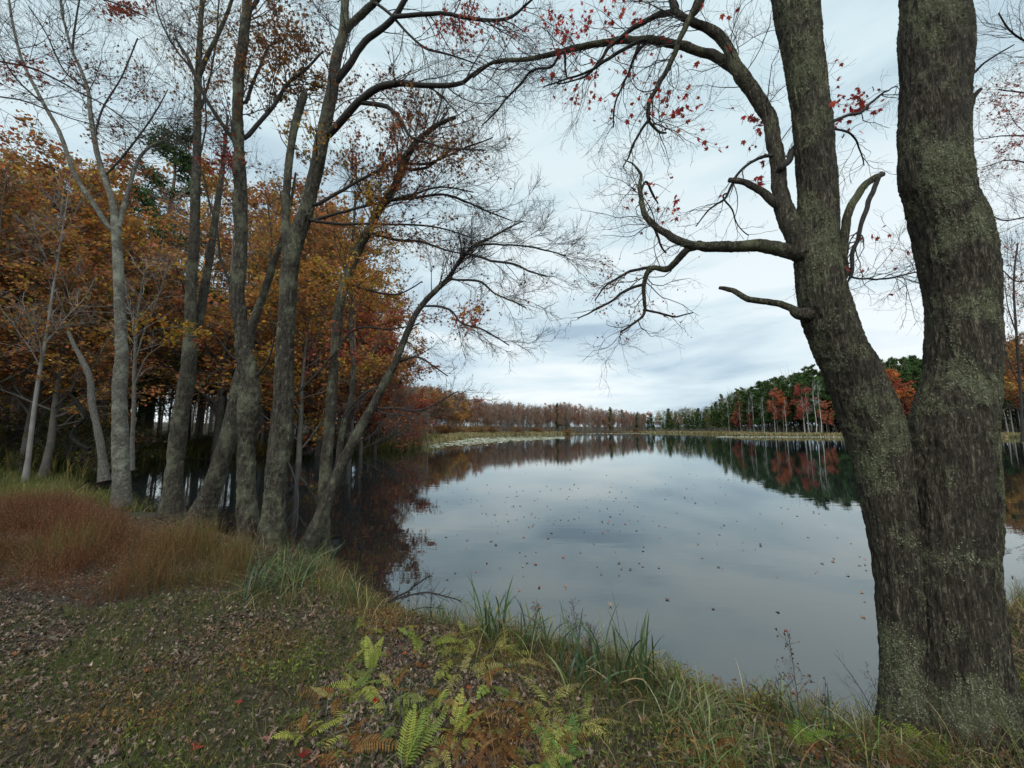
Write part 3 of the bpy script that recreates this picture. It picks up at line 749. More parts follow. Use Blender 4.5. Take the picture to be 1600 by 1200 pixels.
# low shrubs of the left wood
def shrub_proto(label, pal, seed, grp, n=2600, ls=.1):
    return Proto(crown_tree('shrub', label, 'shrub', grp, 2.2, 1, n, ls, pal, seed=seed, n1=26, n2=120, n3=500, low=.02, l1=.75, tr=.012, ang=60, stems=2, bare=.1, twr=.004), 2.2)
shr = [shrub_proto('low green shrub under the left wood', OLIVE + GREEN, 91, 'green shrubs under the left wood'), shrub_proto('low green shrub under the left wood', OLIVE + [(.12, .11, .04)], 92, 'green shrubs under the left wood'), shrub_proto('low rusty shrub under the left wood', RUST + ORANGE[1:2], 93, 'rusty shrubs under the left wood')]
SG = ['green shrubs under the left wood', 'green shrubs under the left wood', 'rusty shrubs under the left wood']
sn = 0
while sn < 95:
    px = rg.uniform(-60, 690); Y = rg.uniform(14, 62); x, y, _ = at(px, 672, Y)
    d = float(sdist(np.array([x]), np.array([y]))[0])
    if d < .3 or d > 14 or math.hypot(x, y) < 15: continue
    k = rg.choice(3, p=[.4, .35, .25]); shr[k].put(x, y, rg.uniform(1., 2.4) * (.55 if 180 < px < 560 else 1), wide=rg.uniform(.9, 1.6), group=SG[k]); sn += 1
for n in range(36):
    px = rg.uniform(590, 1000); Y = np.interp(px, *LY) + rg.uniform(-3, 2); x, y, _ = at(px, 672, Y)
    shr[2].put(x, y, rg.uniform(1.5, 2.8), wide=2.0, label='low reddish brush under the bare maples of the far left shore', group='brush on the far left shore')

# lily pads and painted water sheen ---------------------------------------------------------
rg = np.random.default_rng(15)
mb = MB(); P = []
while len(P) < 11000:
    px = 672 + 210 * rg.random() ** 1.3; w = (px - 672) / 210
    yc = 692 - 8 * w ** .6; py = yc + rg.normal(0, 2.6 * (1 - w) + .7)
    if py < 678.5: continue
    q = on(px, py, .012)
    if vn(np.array([[q[0] * .5, q[1] * .12, 0]]), 4)[0] > -.55: P.append(q)
P = np.array(P)
a = np.linspace(0, 2 * math.pi, 8, endpoint=False)
V = np.vstack([[0, 0, 0], np.stack([np.cos(a), np.sin(a), 0 * a + .02], 1)]) * .5
scatter(mb, P, rg.uniform(.22, .6, len(P)), (V, [np.array([[0, 1 + i, 1 + (i + 1) % 8] for i in range(7)])]), upw=14, spread=1, rg=rg, col=pick([(.38, .36, .28), (.44, .42, .33), (.3, .29, .22), (.24, .25, .15)], len(P), rg))
for c, s, n in [((1012, 1132, 673.9), 1.6, 900), ((1120, 1600, 682.6), .5, 2600), ((880, 1010, 677.3), .6, 900)]:  # pale discs also paint the bright water sheen along the far shore
    px = rg.uniform(c[0], c[1], n); py = c[2] + rg.normal(0, .45, n)
    Q = np.array([on(a_, max(b_, 675.2), .012) for a_, b_ in zip(px, py)])
    k = sdist(Q[:, 0], Q[:, 1]) < 0.5; Q = Q[k]
    scatter(mb, Q, rg.uniform(.5, 1.3, len(Q)) * s, (V, [np.array([[0, 1 + i, 1 + (i + 1) % 8] for i in range(7)])]), upw=14, spread=.5, rg=rg, col=pick([(.5, .48, .4), (.42, .4, .32)], len(Q), rg))
tag(mb.obj('lily_pads_and_sheen', M_litter, smooth=False), 'pale lily pads and painted water sheen off the marshy far shore', 'lily pads', kind='stuff')
# ------------------------------------------------------------------ traced foreground trees
def lichen(p):
    return 1.05 * fbm(p * [5., 5., 3.8], 4, 31) + .5 * fbm(p * [19, 19, 17], 3, 33) - .04

def thick(mb, rows, n=28, step=.02, amp=.05, seed=0, ridge=.02, vs=.25, base_flare=None, mat=0, crackle=0):
    """one trunk or limb with a lumpy, ridged surface"""
    A = np.asarray(rows, float)
    L = np.linalg.norm(np.diff(A[:, :3], axis=0), axis=1).sum()
    k = max(6, int(L / step)); S = smooth_line(A, k)
    P, R = S[:, :3], S[:, 3]
    T = np.gradient(P, axis=0); T /= np.linalg.norm(T, axis=1, keepdims=True)
    ref = np.array([0, 1, 0.]) if abs(T[:, 1]).mean() < .75 else np.array([1, 0, 0.])
    U = np.cross(T, ref); U /= np.linalg.norm(U, axis=1, keepdims=True); Wv = np.cross(T, U)
    a = np.arange(n) * 2 * math.pi / n
    N = np.cos(a)[None, :, None] * U[:, None] + np.sin(a)[None, :, None] * Wv[:, None]
    V0 = P[:, None] + R[:, None, None] * N
    sc = 1 / max(R.mean(), .02)
    lump = fbm(V0 * [sc * .5, sc * .5, sc * .28] + seed * 7.3, 3, seed)
    rid = .35 - 2 * np.abs(fbm(V0 * [sc * 3.2, sc * 3.2, sc * 3.2 * vs] + seed, 4, seed + 3))
    fine = fbm(V0 * [90, 90, 60], 2, seed + 9)
    D = R[:, None] * (1 + amp * lump * 2 + ridge * rid * 2) + .0025 * fine * np.minimum(1, R[:, None] / .05)
    if crackle: D = D + crackle * (1 - 2.4 * np.abs(fbm(V0 * [42, 42, 11], 3, seed + 5)))
    if base_flare is not None:
        s = np.linspace(0, L, k); fl = np.exp(-s / base_flare[0])[:, None]
        D = D * (1 + base_flare[1] * fl * (1 + .8 * np.sin(a[None] * 5 + seed) * 0.6))
    V = P[:, None] + D[:, :, None] * N
    i = np.arange(k - 1)[:, None] * n; j = np.arange(n)[None]; j2 = (j + 1) % n
    q = np.stack([i + j, i + j2, i + n + j2, i + n + j], -1).reshape(-1, 4)
    lc = np.clip(lichen(V.reshape(-1, 3)) + .5, 0, 1)
    mb.add(V.reshape(-1, 3), [q, ((k - 1) * n + np.arange(n))[None]], np.repeat(lc[:, None], 3, 1), mat)
    return V, N

def join(rows, lines):
    """carry a limb's foot back into the stem it grows from"""
    p = np.array(rows[0][:3]); best = None
    for P, R in lines:
        A = np.column_stack([P, R]); u = np.linspace(0, len(A) - 1, 160); S = np.stack([np.interp(u, np.arange(len(A)), A[:, c]) for c in range(4)], 1); d = np.linalg.norm(S[:, :3] - p, axis=1); i = int(np.argmin(d))
        if best is None or d[i] < best[0]: best = (d[i], S[i])
    if best is not None and .15 * best[1][3] < best[0] < .5:
        q = best[1]; rows = [[*q[:3], min(rows[0][3] * 1.15, q[3] * .9)]] + rows
    return rows

def hero(name, label, cat, stems, limbs, Y, bark, twig_mat=M_twig, tw=(60, 260, 900), leafspec=None, seed=1, jit=.0, group=None, n=28, lmax=(1.2, .6, .3), flare=(.35, .35), ang=42, upb=.03, ml=M_leaf, leaf_ls=.06, extra_twig_on_stem=.45, lich=None, step=.022, ridge=.06, amp=.07, tmn=None, twr=(.0042, .0026, .0019)):
    rg = np.random.default_rng(seed)
    b = stems[0][0]
    s0 = trace(stems[0][1:] if isinstance(stems[0][0], str) else stems[0], Y)
    root = thing(name, label, cat, s0[0][:3], group)
    res = []
    for si, st in enumerate(stems):
        Ys = Y
        if isinstance(st, dict): Ys = st['Y']; Ye = st.get('Ye', Ys); rows = trace(st['p'], Ys, Ye)
        else: rows = trace(st, Y)
        mb = MB(); V, N = thick(mb, rows, n=n, seed=seed * 10 + si, base_flare=flare if si == 0 else None, step=step, ridge=ridge, amp=amp)
        mb.obj('trunk', bark, root)
        S = smooth_line(rows, 24); res.append((S[:, :3], S[:, 3]))
    lim = []
    for li, lb in enumerate(limbs):
        Ya, Yb, p = lb if len(lb) == 3 else (Y, Y, lb)
        rows = join(trace(p, Ya, Yb), res + lim); S = smooth_line(rows, 24, jit=.012)
        mb = MB()
        tubes(mb, S[None, :, :3], S[None, :, 3], 9, cap=True)
        mb.obj('branch', M_branch if bark is not M_pale else M_pale, root)
        lim.append((S[:, :3], S[:, 3]))
    par = lim + [(p[int(24 * extra_twig_on_stem):], r[int(24 * extra_twig_on_stem):]) for p, r in res]
    k = 14
    PP, RR = [], []
    for p, r in par:
        S = smooth_line(np.column_stack([p, r]), k); PP.append(S[:, :3]); RR.append(S[:, 3])
    PP, RR = np.array(PP), np.minimum(np.array(RR), .03)
    mb = MB()
    allp = []
    if tw[0]:
        P1, R1 = grow(PP, RR, int(tw[0] * 1.5), .12, 1, .42, ang, .13, upb, 9, .38, twr[0], lmax=lmax[0], lmin=.2, rg=rg, tip=.55, bias=.75)
        tubes(mb, P1, R1, 5)
        P2, R2 = grow(np.concatenate([P1]), R1, int(tw[1] * 1.7), .1, 1, .55, 38, .15, upb, 8, .6, twr[1], lmax=lmax[1], lmin=.12, rg=rg, tip=.3, bias=.85)
        tubes(mb, P2, R2, 4)
        P3, R3 = grow(P2, R2, int(tw[2] * 1.9), .1, 1, .6, 38, .18, upb * .6, 6, .7, twr[2], lmax=lmax[2], lmin=.07, rg=rg, tip=.3)
        tubes(mb, P3, R3, 3)
        allp = [P3.reshape(-1, 3), P2.reshape(-1, 3)[::2]]
        mb.obj('twigs', twig_mat, root)
    if leafspec and len(allp):
        C = np.concatenate(allp); lmb = MB(); qx, qy = proj(C)
        for (n_, pal, clusters) in leafspec:
            n_ = int(n_ * 2.3)
            w = np.zeros(len(C))
            for (cx_, cy_, rx, ry, a_) in clusters:
                w += a_ * np.exp(-(((qx - cx_) / rx) ** 2 + ((qy - cy_) / ry) ** 2))
            w += 1e-9
            i = rg.choice(len(C), n_, p=w / w.sum())
            ps = C[i] + rg.normal(0, leaf_ls * .35, (n_, 3))
            scatter(lmb, ps, leaf_ls * rg.uniform(.6, 1.25, n_), tmn or tmpl_maple(.2, True), upw=.6, spread=.8, rg=rg, col=pick(pal, n_, rg, .22), hang=.8)
        lmb.obj('foliage', ml, root, smooth=False)
    return root, res, PP, RR

BR = [(.14, .05, .03), (.1, .04, .025), (.2, .07, .03), (.24, .11, .03)]
# A
hero('maple_tree', 'slim grey maple with three rising stems, nearest the left edge of the tree row', 'maple tree',
     [[(191, 792, 36), (189, 740, 33), (188, 690, 31), (187, 640, 28), (187, 600, 27), (190, 550, 24), (188, 500, 21), (186, 450, 20), (184, 400, 19), (181, 360, 18), (177, 320, 14), (163, 277, 12), (152, 240, 11), (147, 213, 10), (141, 175, 9), (138, 143, 8), (126, 108, 7), (113, 80, 6), (103, 45, 5), (97, 20, 5), (92, -40, 4)],
      {'Y': 9.6, 'Ye': 9.0, 'p': [(180, 362, 14), (167, 350, 12), (143, 313, 11), (117, 273, 10), (93, 207, 9), (67, 160, 8), (40, 107, 7), (28, 73, 6), (17, 20, 5), (10, -40, 4)]},
      {'Y': 9.6, 'Ye': 10.2, 'p': [(184, 355, 12), (190, 335, 10), (197, 310, 9), (213, 257, 7), (233, 230, 5), (263, 217, 3)]}],
     [(9.6, 9.2, [(138, 140, 5), (100, 110, 4), (72, 52, 3), (45, 10, 3)]), (9.6, 10, [(148, 215, 5), (160, 170, 4), (190, 120, 3), (215, 60, 3)]), (9.6, 10, [(113, 80, 5), (118, 35, 4), (128, -20, 3)]), (9.6, 9, [(67, 160, 5), (30, 128, 4), (0, 85, 3)]), (9.6, 9.9, [(162, 277, 5), (200, 235, 4), (240, 180, 3), (262, 140, 2)])],
     9.6, M_bark_b, tw=(70, 380, 1500), seed=101, flare=(.2, .08), leafspec=[(420, BR, [(60, 150, 60, 60, 1), (130, 180, 50, 60, 1), (210, 150, 60, 60, .8), (60, 230, 50, 40, .6)])], leaf_ls=.1, lmax=(1.7, .9, .45), twr=(.005, .003, .002))
# B pale sapling
hero('birch_sapling', 'thin pale sapling with whitish twigs just right of the slim grey maple', 'sapling',
     [[(207, 735, 9), (207, 690, 9), (209, 640, 8), (210, 580, 7), (213, 520, 6), (218, 470, 4), (228, 420, 3)]],
     [(12.5, 12.5, [(213, 560, 4), (225, 520, 3), (245, 470, 2), (262, 420, 2)]), (12.5, 12.5, [(211, 600, 4), (228, 560, 3), (252, 540, 2)]), (12.5, 12.5, [(213, 520, 4), (200, 470, 3), (196, 440, 2)])],
     12.5, M_pale, M_twigp, tw=(26, 90, 260), seed=102, flare=(.2, .2), n=12, extra_twig_on_stem=.4, lmax=(1.3, .6, .3))
# C snag
hero('dead_snag', 'pale broken snag leaning left behind the slim grey maple', 'dead tree',
     [[(163, 752, 20), (158, 700, 15), (150, 660, 14), (144, 630, 14), (140, 590, 13), (127, 560, 11), (116, 540, 9), (107, 518, 6)]], [],
     13, M_pale, tw=(0, 0, 0), seed=103, n=14, amp=.1)
# C2 dark fallen stump
hero('dead_snag', 'black rotten curved snag in the shade at the left of the wood', 'dead tree',
     [[(140, 702, 6), (124, 694, 6), (112, 682, 7), (118, 668, 7), (132, 650, 10), (120, 628, 9), (106, 612, 6)]], [],
     14.5, M_rot, tw=(0, 0, 0), seed=104, n=14, amp=.12)
# D
hero('maple_tree', 'grey maple second from left in the row, splitting into two stems at mid height', 'maple tree',
     [[(268, 812, 42), (270, 760, 34), (275, 710, 32), (281, 660, 31), (289, 610, 29), (296, 560, 27), (298, 500, 22), (299, 440, 20), (303, 380, 19), (306, 300, 17), (308, 220, 15), (309, 140, 14), (312, 60, 10), (316, 0, 8), (319, -80, 6)],
      {'Y': 8.5, 'Ye': 9.2, 'p': [(301, 545, 18), (309, 510, 17), (318, 460, 16), (328, 400, 14), (338, 330, 12), (347, 270, 9), (352, 220, 6), (356, 180, 4)]},
      {'Y': 8.4, 'Ye': 8.0, 'p': [(312, 118, 9), (325, 85, 8), (345, 45, 7), (362, 0, 6), (372, -50, 5)]}],
     [(8.4, 8.4, [(304, 115, 8), (292, 88, 7), (276, 63, 5)]), (8.4, 8.8, [(310, 180, 5), (328, 120, 4), (338, 60, 3), (342, 0, 3)]), (8.4, 9, [(313, 240, 4), (322, 190, 3), (318, 120, 3)])],
     8.4, M_bark, tw=(50, 260, 1100), seed=105, leafspec=[(380, BR + YEL[:2], [(330, 60, 60, 80, 1), (270, 150, 40, 50, 1), (300, 40, 60, 60, .5)])], leaf_ls=.09, lmax=(1.5, .8, .4), extra_twig_on_stem=.6)
# E
hero('maple_tree', 'leaning grey maple crossing behind the burled trunk', 'maple tree',
     [[(314, 820, 48), (326, 780, 40), (340, 740, 36), (352, 700, 34), (362, 660, 31), (370, 620, 28), (378, 580, 24), (386, 540, 20), (396, 505, 17), (408, 470, 15), (425, 420, 12), (440, 375, 9), (452, 330, 6), (462, 270, 4)]],
     [(8.2, 9, [(400, 495, 6), (415, 440, 4), (425, 380, 3), (418, 320, 2)])],
     8.0, M_bark, tw=(22, 120, 500), seed=106, leafspec=[(500, YEL + ORANGE, [(400, 450, 50, 60, 1), (440, 370, 40, 50, 1)])], leaf_ls=.08, extra_twig_on_stem=.55)
# F burled
hero('maple_tree', 'dark gnarled trunk with burls and a bulge, left of the broken forked one', 'maple tree',
     [[(390, 862, 46), (387, 810, 36), (385, 760, 34), (384, 720, 34), (385, 690, 35), (388, 660, 42), (391, 620, 42), (391, 590, 36), (385, 560, 33), (378, 520, 27), (373, 480, 27), (371, 440, 27), (376, 410, 23), (376, 350, 24), (375, 300, 23), (374, 250, 22), (371, 200, 20), (372, 150, 19), (375, 105, 19), (380, 60, 18), (386, 20, 17), (385, -30, 16), (388, -120, 12)]],
     [(6.6, 6.2, [(368, 222, 9), (345, 190, 8), (322, 155, 7), (300, 110, 5), (270, 70, 4), (247, 22, 3), (240, -20, 3)]),
      (6.6, 6.9, [(384, 215, 9), (402, 195, 8), (428, 165, 7), (450, 130, 6), (478, 108, 5), (505, 80, 3)]),
      (6.6, 7.2, [(384, 160, 7), (395, 130, 6), (410, 95, 5), (420, 70, 3)]),
      (6.6, 6.3, [(362, 472, 6), (358, 440, 5), (343, 400, 5), (341, 370, 4), (328, 320, 4), (316, 270, 3), (296, 240, 3), (262, 190, 2)]),
      (6.6, 6.9, [(386, 20, 8), (402, 0, 8), (420, -40, 6)]),
      (6.5, 6.2, [(400, 590, 5), (418, 565, 4), (428, 530, 3), (425, 500, 2)]),
      (6.5, 6.0, [(366, 560, 4), (330, 520, 3), (280, 512, 3), (215, 520, 2)])],
     6.5, M_bark, tw=(80, 420, 1700), seed=107, n=48, amp=.17, ridge=.09, step=.018, flare=(.25, .3),
     leafspec=[(1500, [(.2, .09, .03), (.24, .12, .03), (.16, .07, .03)], [(425, 60, 55, 75, 1.), (465, 110, 55, 60, 1.), (360, 150, 60, 60, .5), (400, 300, 50, 60, .5)]), (420, YEL, [(270, 515, 55, 18, 1), (215, 520, 25, 10, .5), (470, 140, 40, 30, .4)]), (160, RED, [(350, 250, 30, 30, 1), (340, 540, 30, 20, 1)])], leaf_ls=.085, lmax=(1.3, .7, .35))
# G
hero('maple_tree', 'thick grey trunk forking into a broken stem and an arching limb over the water', 'maple tree',
     [[(420, 875, 56), (424, 840, 48), (430, 790, 43), (433, 740, 41), (439, 690, 41), (443, 640, 37), (444, 590, 34), (446, 540, 32), (449, 480, 30), (453, 420, 31), (462, 375, 31), (478, 330, 26), (488, 290, 25), (496, 255, 24), (504, 215, 23), (511, 180, 22), (520, 135, 20), (526, 90, 18), (537, 50, 17), (539, 10, 14), (544, -40, 13), (550, -120, 10)],
      {'Y': 6.1, 'Ye': 6.4, 'p': [(450, 400, 20), (447, 365, 16), (446, 330, 14), (448, 300, 13), (452, 250, 13), (460, 200, 13), (468, 170, 14), (475, 150, 12), (477, 143, 7)]},
      {'Y': 6.1, 'Ye': 5.9, 'p': [(534, 52, 14), (548, 38, 13), (568, 20, 12), (590, -2, 11), (620, -40, 9)]}],
     [(6.1, 5.6, [(521, 132, 13), (545, 102, 12), (570, 65, 11), (600, 42, 10), (618, 24, 10), (630, 5, 9), (648, -25, 8)]),
      (5.7, 5.0, [(620, 26, 7), (660, 22, 7), (700, 22, 6), (740, 30, 6), (790, 30, 5), (820, 10, 4), (840, -10, 3)]),
      (5.9, 5.4, [(588, 6, 5), (610, 22, 5), (640, 55, 4), (665, 75, 4), (700, 85, 3), (745, 100, 2)]),
      (6.1, 5.0, [(512, 212, 13), (528, 195, 13), (545, 175, 13), (565, 155, 12), (590, 138, 12), (620, 130, 11), (650, 132, 9), (690, 134, 8), (722, 130, 7), (740, 115, 6), (760, 102, 4)]),
      (5.8, 5.2, [(562, 160, 8), (600, 165, 8), (615, 175, 7), (630, 195, 6), (640, 212, 5), (665, 222, 4), (700, 232, 3), (750, 235, 2)]),
      (6.1, 6.5, [(490, 345, 6), (530, 350, 5), (600, 350, 4), (680, 355, 3), (740, 372, 2)]),
      (6.1, 6.6, [(495, 320, 7), (530, 300, 6), (580, 272, 5), (620, 250, 4), (660, 225, 3)]),
      (6.1, 6.6, [(488, 345, 6), (540, 330, 5), (600, 315, 5), (650, 303, 4), (690, 292, 3), (740, 300, 2)]),
      (6.2, 6.9, [(450, 625, 5), (480, 600, 5), (520, 555, 4), (556, 514, 4), (610, 514, 3), (655, 506, 2)]),
      (6.1, 5.9, [(446, 715, 3), (460, 745, 3), (466, 780, 3), (463, 830, 3)])],
     6.1, M_bark, tw=(120, 640, 2600), seed=108, n=48, amp=.07, ridge=.08, step=.018, flare=(.3, .3), group=None,
     leafspec=[(520, BR, [(560, 120, 50, 30, 1), (640, 170, 60, 30, .8), (590, 290, 60, 50, .5), (700, 250, 60, 40, .3)]), (420, RED + YEL[:1], [(640, 505, 55, 16, 1), (600, 520, 45, 16, .8), (540, 560, 50, 40, .7)]), (240, RED, [(560, 230, 40, 30, .7), (740, 40, 60, 30, 1)]), (700, YEL + ORANGE[:2], [(520, 320, 50, 50, 1), (470, 250, 40, 40, .5), (560, 420, 50, 40, .6)]), (600, BR + RUST[:2], [(600, 240, 90, 60, 1), (640, 350, 80, 30, .8)])], leaf_ls=.075, lmax=(1.1, .6, .32), upb=.0)
# H
hero('maple_tree', 'crooked dark maple leaning right with its top sawn off, right of the thick forked trunk', 'maple tree',
     [[(500, 862, 30), (503, 820, 24), (506, 770, 21), (510, 720, 21), (515, 660, 19), (520, 600, 17), (524, 540, 17), (530, 480, 17), (540, 440, 17), (555, 400, 17), (575, 362, 15), (590, 332, 14), (607, 308, 14), (622, 280, 13), (632, 252, 12), (650, 222, 9), (670, 205, 8), (690, 192, 7), (712, 183, 6)]],
     [(6.6, 6.9, [(639, 265, 6), (665, 262, 5), (690, 245, 4), (708, 233, 3), (760, 235, 2)]), (6.6, 6.3, [(603, 314, 6), (640, 310, 5), (700, 305, 4), (760, 330, 3), (800, 345, 2)]), (6.6, 6.2, [(572, 362, 6), (620, 375, 5), (660, 378, 4), (700, 392, 3), (740, 400, 2)]), (6.6, 7, [(540, 440, 5), (570, 452, 4), (620, 460, 3), (660, 440, 2)]), (6.6, 7, [(590, 330, 5), (560, 290, 4), (556, 250, 3)]), (6.6, 6.4, [(632, 255, 5), (670, 255, 4), (730, 230, 3), (770, 215, 2)])],
     6.6, M_bark, tw=(80, 460, 2000), seed=109, leafspec=[(420, BR + RED, [(700, 230, 60, 40, .8), (600, 420, 70, 50, .8), (620, 260, 60, 40, .6)]), (700, YEL + ORANGE + RED[:1], [(560, 440, 50, 50, 1), (600, 500, 50, 40, .7)]), (60, YEL, [(690, 230, 20, 10, 1)])], leaf_ls=.07, lmax=(1.2, .65, .33), ang=35, extra_twig_on_stem=.4)
# I
hero('maple_tree', 'slender lichened maple leaning far right over the water with a fan of bare twigs', 'maple tree',
     [[(478, 865, 34), (492, 830, 28), (508, 792, 25), (522, 757, 22), (536, 722, 20), (552, 690, 18), (568, 660, 17), (585, 630, 15), (600, 600, 14), (614, 575, 13), (625, 548, 12), (636, 520, 11), (650, 490, 10), (665, 470, 9), (682, 453, 9), (700, 435, 8), (715, 412, 7), (730, 394, 6), (745, 381, 5), (768, 371, 4), (795, 356, 3), (818, 345, 2)]],
     [(6.0, 5.6, [(730, 396, 5), (770, 408, 4), (800, 412, 4), (830, 425, 3), (856, 432, 2)]), (6.0, 5.6, [(712, 437, 4), (750, 440, 4), (775, 460, 3), (800, 470, 3), (822, 482, 2)]), (6.0, 5.7, [(745, 383, 4), (800, 383, 3), (840, 388, 3), (885, 400, 2)]), (6.2, 5.8, [(660, 478, 4), (700, 482, 4), (722, 505, 3), (755, 515, 3), (795, 540, 2)]), (6.3, 6.2, [(622, 566, 5), (650, 558, 4), (675, 570, 3), (700, 588, 2)]), (6.3, 6.0, [(578, 640, 5), (620, 638, 4), (660, 640, 3), (715, 612, 2)]), (6.3, 6.8, [(600, 600, 5), (570, 615, 4), (545, 640, 3), (515, 680, 2)]), (6.3, 6, [(580, 640, 4), (610, 648, 3), (640, 652, 2), (665, 672, 1)]), (6, 6, [(690, 445, 3), (720, 400, 3), (715, 360, 2)])],
     6.2, M_bark, tw=(70, 480, 2300), seed=110, n=24, flare=(.2, .25), leafspec=[(170, RED + YEL[:1], [(660, 490, 50, 20, 1), (720, 495, 30, 20, .6), (660, 478, 70, 12, 1)]), (40, BR, [(770, 420, 60, 30, 1)])], leaf_ls=.07, lmax=(.85, .5, .28), upb=.02, ang=38, extra_twig_on_stem=.6)
# K behind
hero('maple_tree', 'thin dark trunk standing in the water behind the leaning maples', 'maple tree',
     [[(530, 742, 14), (531, 700, 11), (538, 660, 10), (548, 625, 9), (552, 570, 8), (548, 500, 7), (550, 400, 6), (556, 300, 4)]], [],
     11, M_bark, tw=(14, 80, 300), seed=111, n=12, leafspec=[(500, RED + ORANGE, [(550, 450, 60, 90, 1)])], leaf_ls=.1, extra_twig_on_stem=.35)
# off-frame left tree whose boughs reach in
hero('maple_tree', 'dark bare boughs reaching in across the upper left corner', 'maple tree',
     [[(-230, 900, 70), (-225, 700, 60), (-215, 500, 55), (-200, 300, 50), (-190, 100, 45), (-170, -100, 40)]],
     [(5, 5.4, [(-210, 20, 14), (-120, 65, 9), (-40, 88, 6), (0, 96, 5), (60, 110, 5), (120, 142, 4), (180, 175, 3), (250, 235, 2)]), (5, 5.3, [(-205, 120, 12), (-100, 140, 8), (0, 151, 4), (40, 158, 4), (90, 178, 3), (160, 200, 2)]), (5, 5.2, [(-180, -90, 12), (-60, -60, 9), (60, -40, 6), (150, -5, 4), (200, 12, 3), (232, 28, 2)])],
     5, M_bark, tw=(34, 170, 700), seed=112, leafspec=[(300, [(.16, .04, .03), (.22, .05, .03)], [(190, 12, 30, 14, 1), (60, 110, 60, 20, .2)])], leaf_ls=.06, extra_twig_on_stem=.9)

# ---- the big double maple on the right --------------------------------
YM = 2.55
Lst = [(1415, 1170, 90), (1416, 1120, 84), (1414, 1060, 80), (1411, 1000, 80), (1408, 950, 82), (1404, 900, 84), (1398, 850, 86), (1392, 800, 90), (1384, 750, 92), (1373, 700, 98), (1357, 650, 100), (1343, 610, 98), (1326, 570, 92), (1310, 540, 86), (1296, 500, 84), (1287, 470, 82), (1280, 430, 76), (1277, 400, 72), (1277, 350, 66), (1277, 300, 63), (1273, 250, 61), (1270, 200, 61), (1264, 150, 61), (1257, 100, 63), (1250, 50, 66), (1241, 0, 68), (1232, -60, 64), (1215, -180, 56), (1190, -420, 44)]
Rst = [(1510, 1200, 236), (1512, 1150, 218), (1508, 1100, 200), (1500, 1050, 180), (1493, 1000, 166), (1490, 950, 160), (1487, 900, 158), (1486, 850, 158), (1486, 800, 156), (1484, 750, 154), (1484, 700, 150), (1490, 650, 142), (1500, 600, 128), (1503, 550, 124), (1502, 500, 121), (1499, 450, 122), (1493, 400, 126), (1483, 350, 124), (1470, 310, 118), (1461, 270, 122), (1460, 220, 118), (1461, 160, 116), (1461, 110, 118), (1459, 60, 122), (1461, 0, 116), (1462, -60, 116), (1466, -180, 104), (1475, -420, 90)]
base = on(1480, 1150, .25)
big = thing('maple_tree', 'large double trunked maple with lichened bark filling the right side of the view', 'maple tree', (base[0], base[1], .2))
M_parts = []
for st, Yv, sd in ((Lst, YM + .08, 201), (Rst, YM, 202)):
    mb = MB(); V, N = thick(mb, trace(st, Yv), n=230, step=.006, amp=.05, ridge=.045, seed=sd, vs=.1, crackle=.009, base_flare=(.16, .16))
    mb.obj('trunk', M_hero, big); M_parts.append((V, N))
# lichen flakes and lifted bark scales
rg = np.random.default_rng(77)
lm = MB()
tmf = (np.array([[-.5, -.3, 0], [.5, -.35, .05], [.6, .3, .28], [.05, .55, .34], [-.5, .3, .22]]), [np.array([[0, 1, 2, 3, 4]])])
for (V, N), cnt in zip(M_parts, (30000, 48000)):
    k, n, _ = V.shape
    i = rg.integers(0, k, cnt * 4); j = rg.integers(0, n, cnt * 4)
    p = V[i, j]; nn = N[i, j]
    m = lichen(p) + rg.normal(0, .12, len(p)); ok = m > .06
    p, nn = p[ok][:cnt], nn[ok][:cnt]
    t = rg.normal(size=p.shape) + [0, 0, -1.2]; t -= (t * nn).sum(1, keepdims=True) * nn; t /= np.linalg.norm(t, axis=1, keepdims=True)
    b = np.cross(t, nn); s = (rg.uniform(.002, .0085, len(p)) * rg.uniform(.6, 1., len(p)))[:, None, None]
    T = tmf[0]
    Wp = p[:, None] + nn[:, None] * .001 + s * (T[None, :, 0:1] * b[:, None] + T[None, :, 1:2] * t[:, None] + T[None, :, 2:3] * nn[:, None])
    F = (np.arange(len(p))[:, None] * 5 + np.arange(5)[None])
    c = pick([(.145, .148, .092), (.12, .122, .078), (.1, .1, .065), (.16, .162, .105), (.075, .07, .05)], len(p), rg, .2)
    lm.add(Wp.reshape(-1, 3), F, np.repeat(c, 5, 0))
tag(lm.obj('lichen', leaf_mat('lichen_flakes', .0, 0), big, smooth=False), kind='stuff')
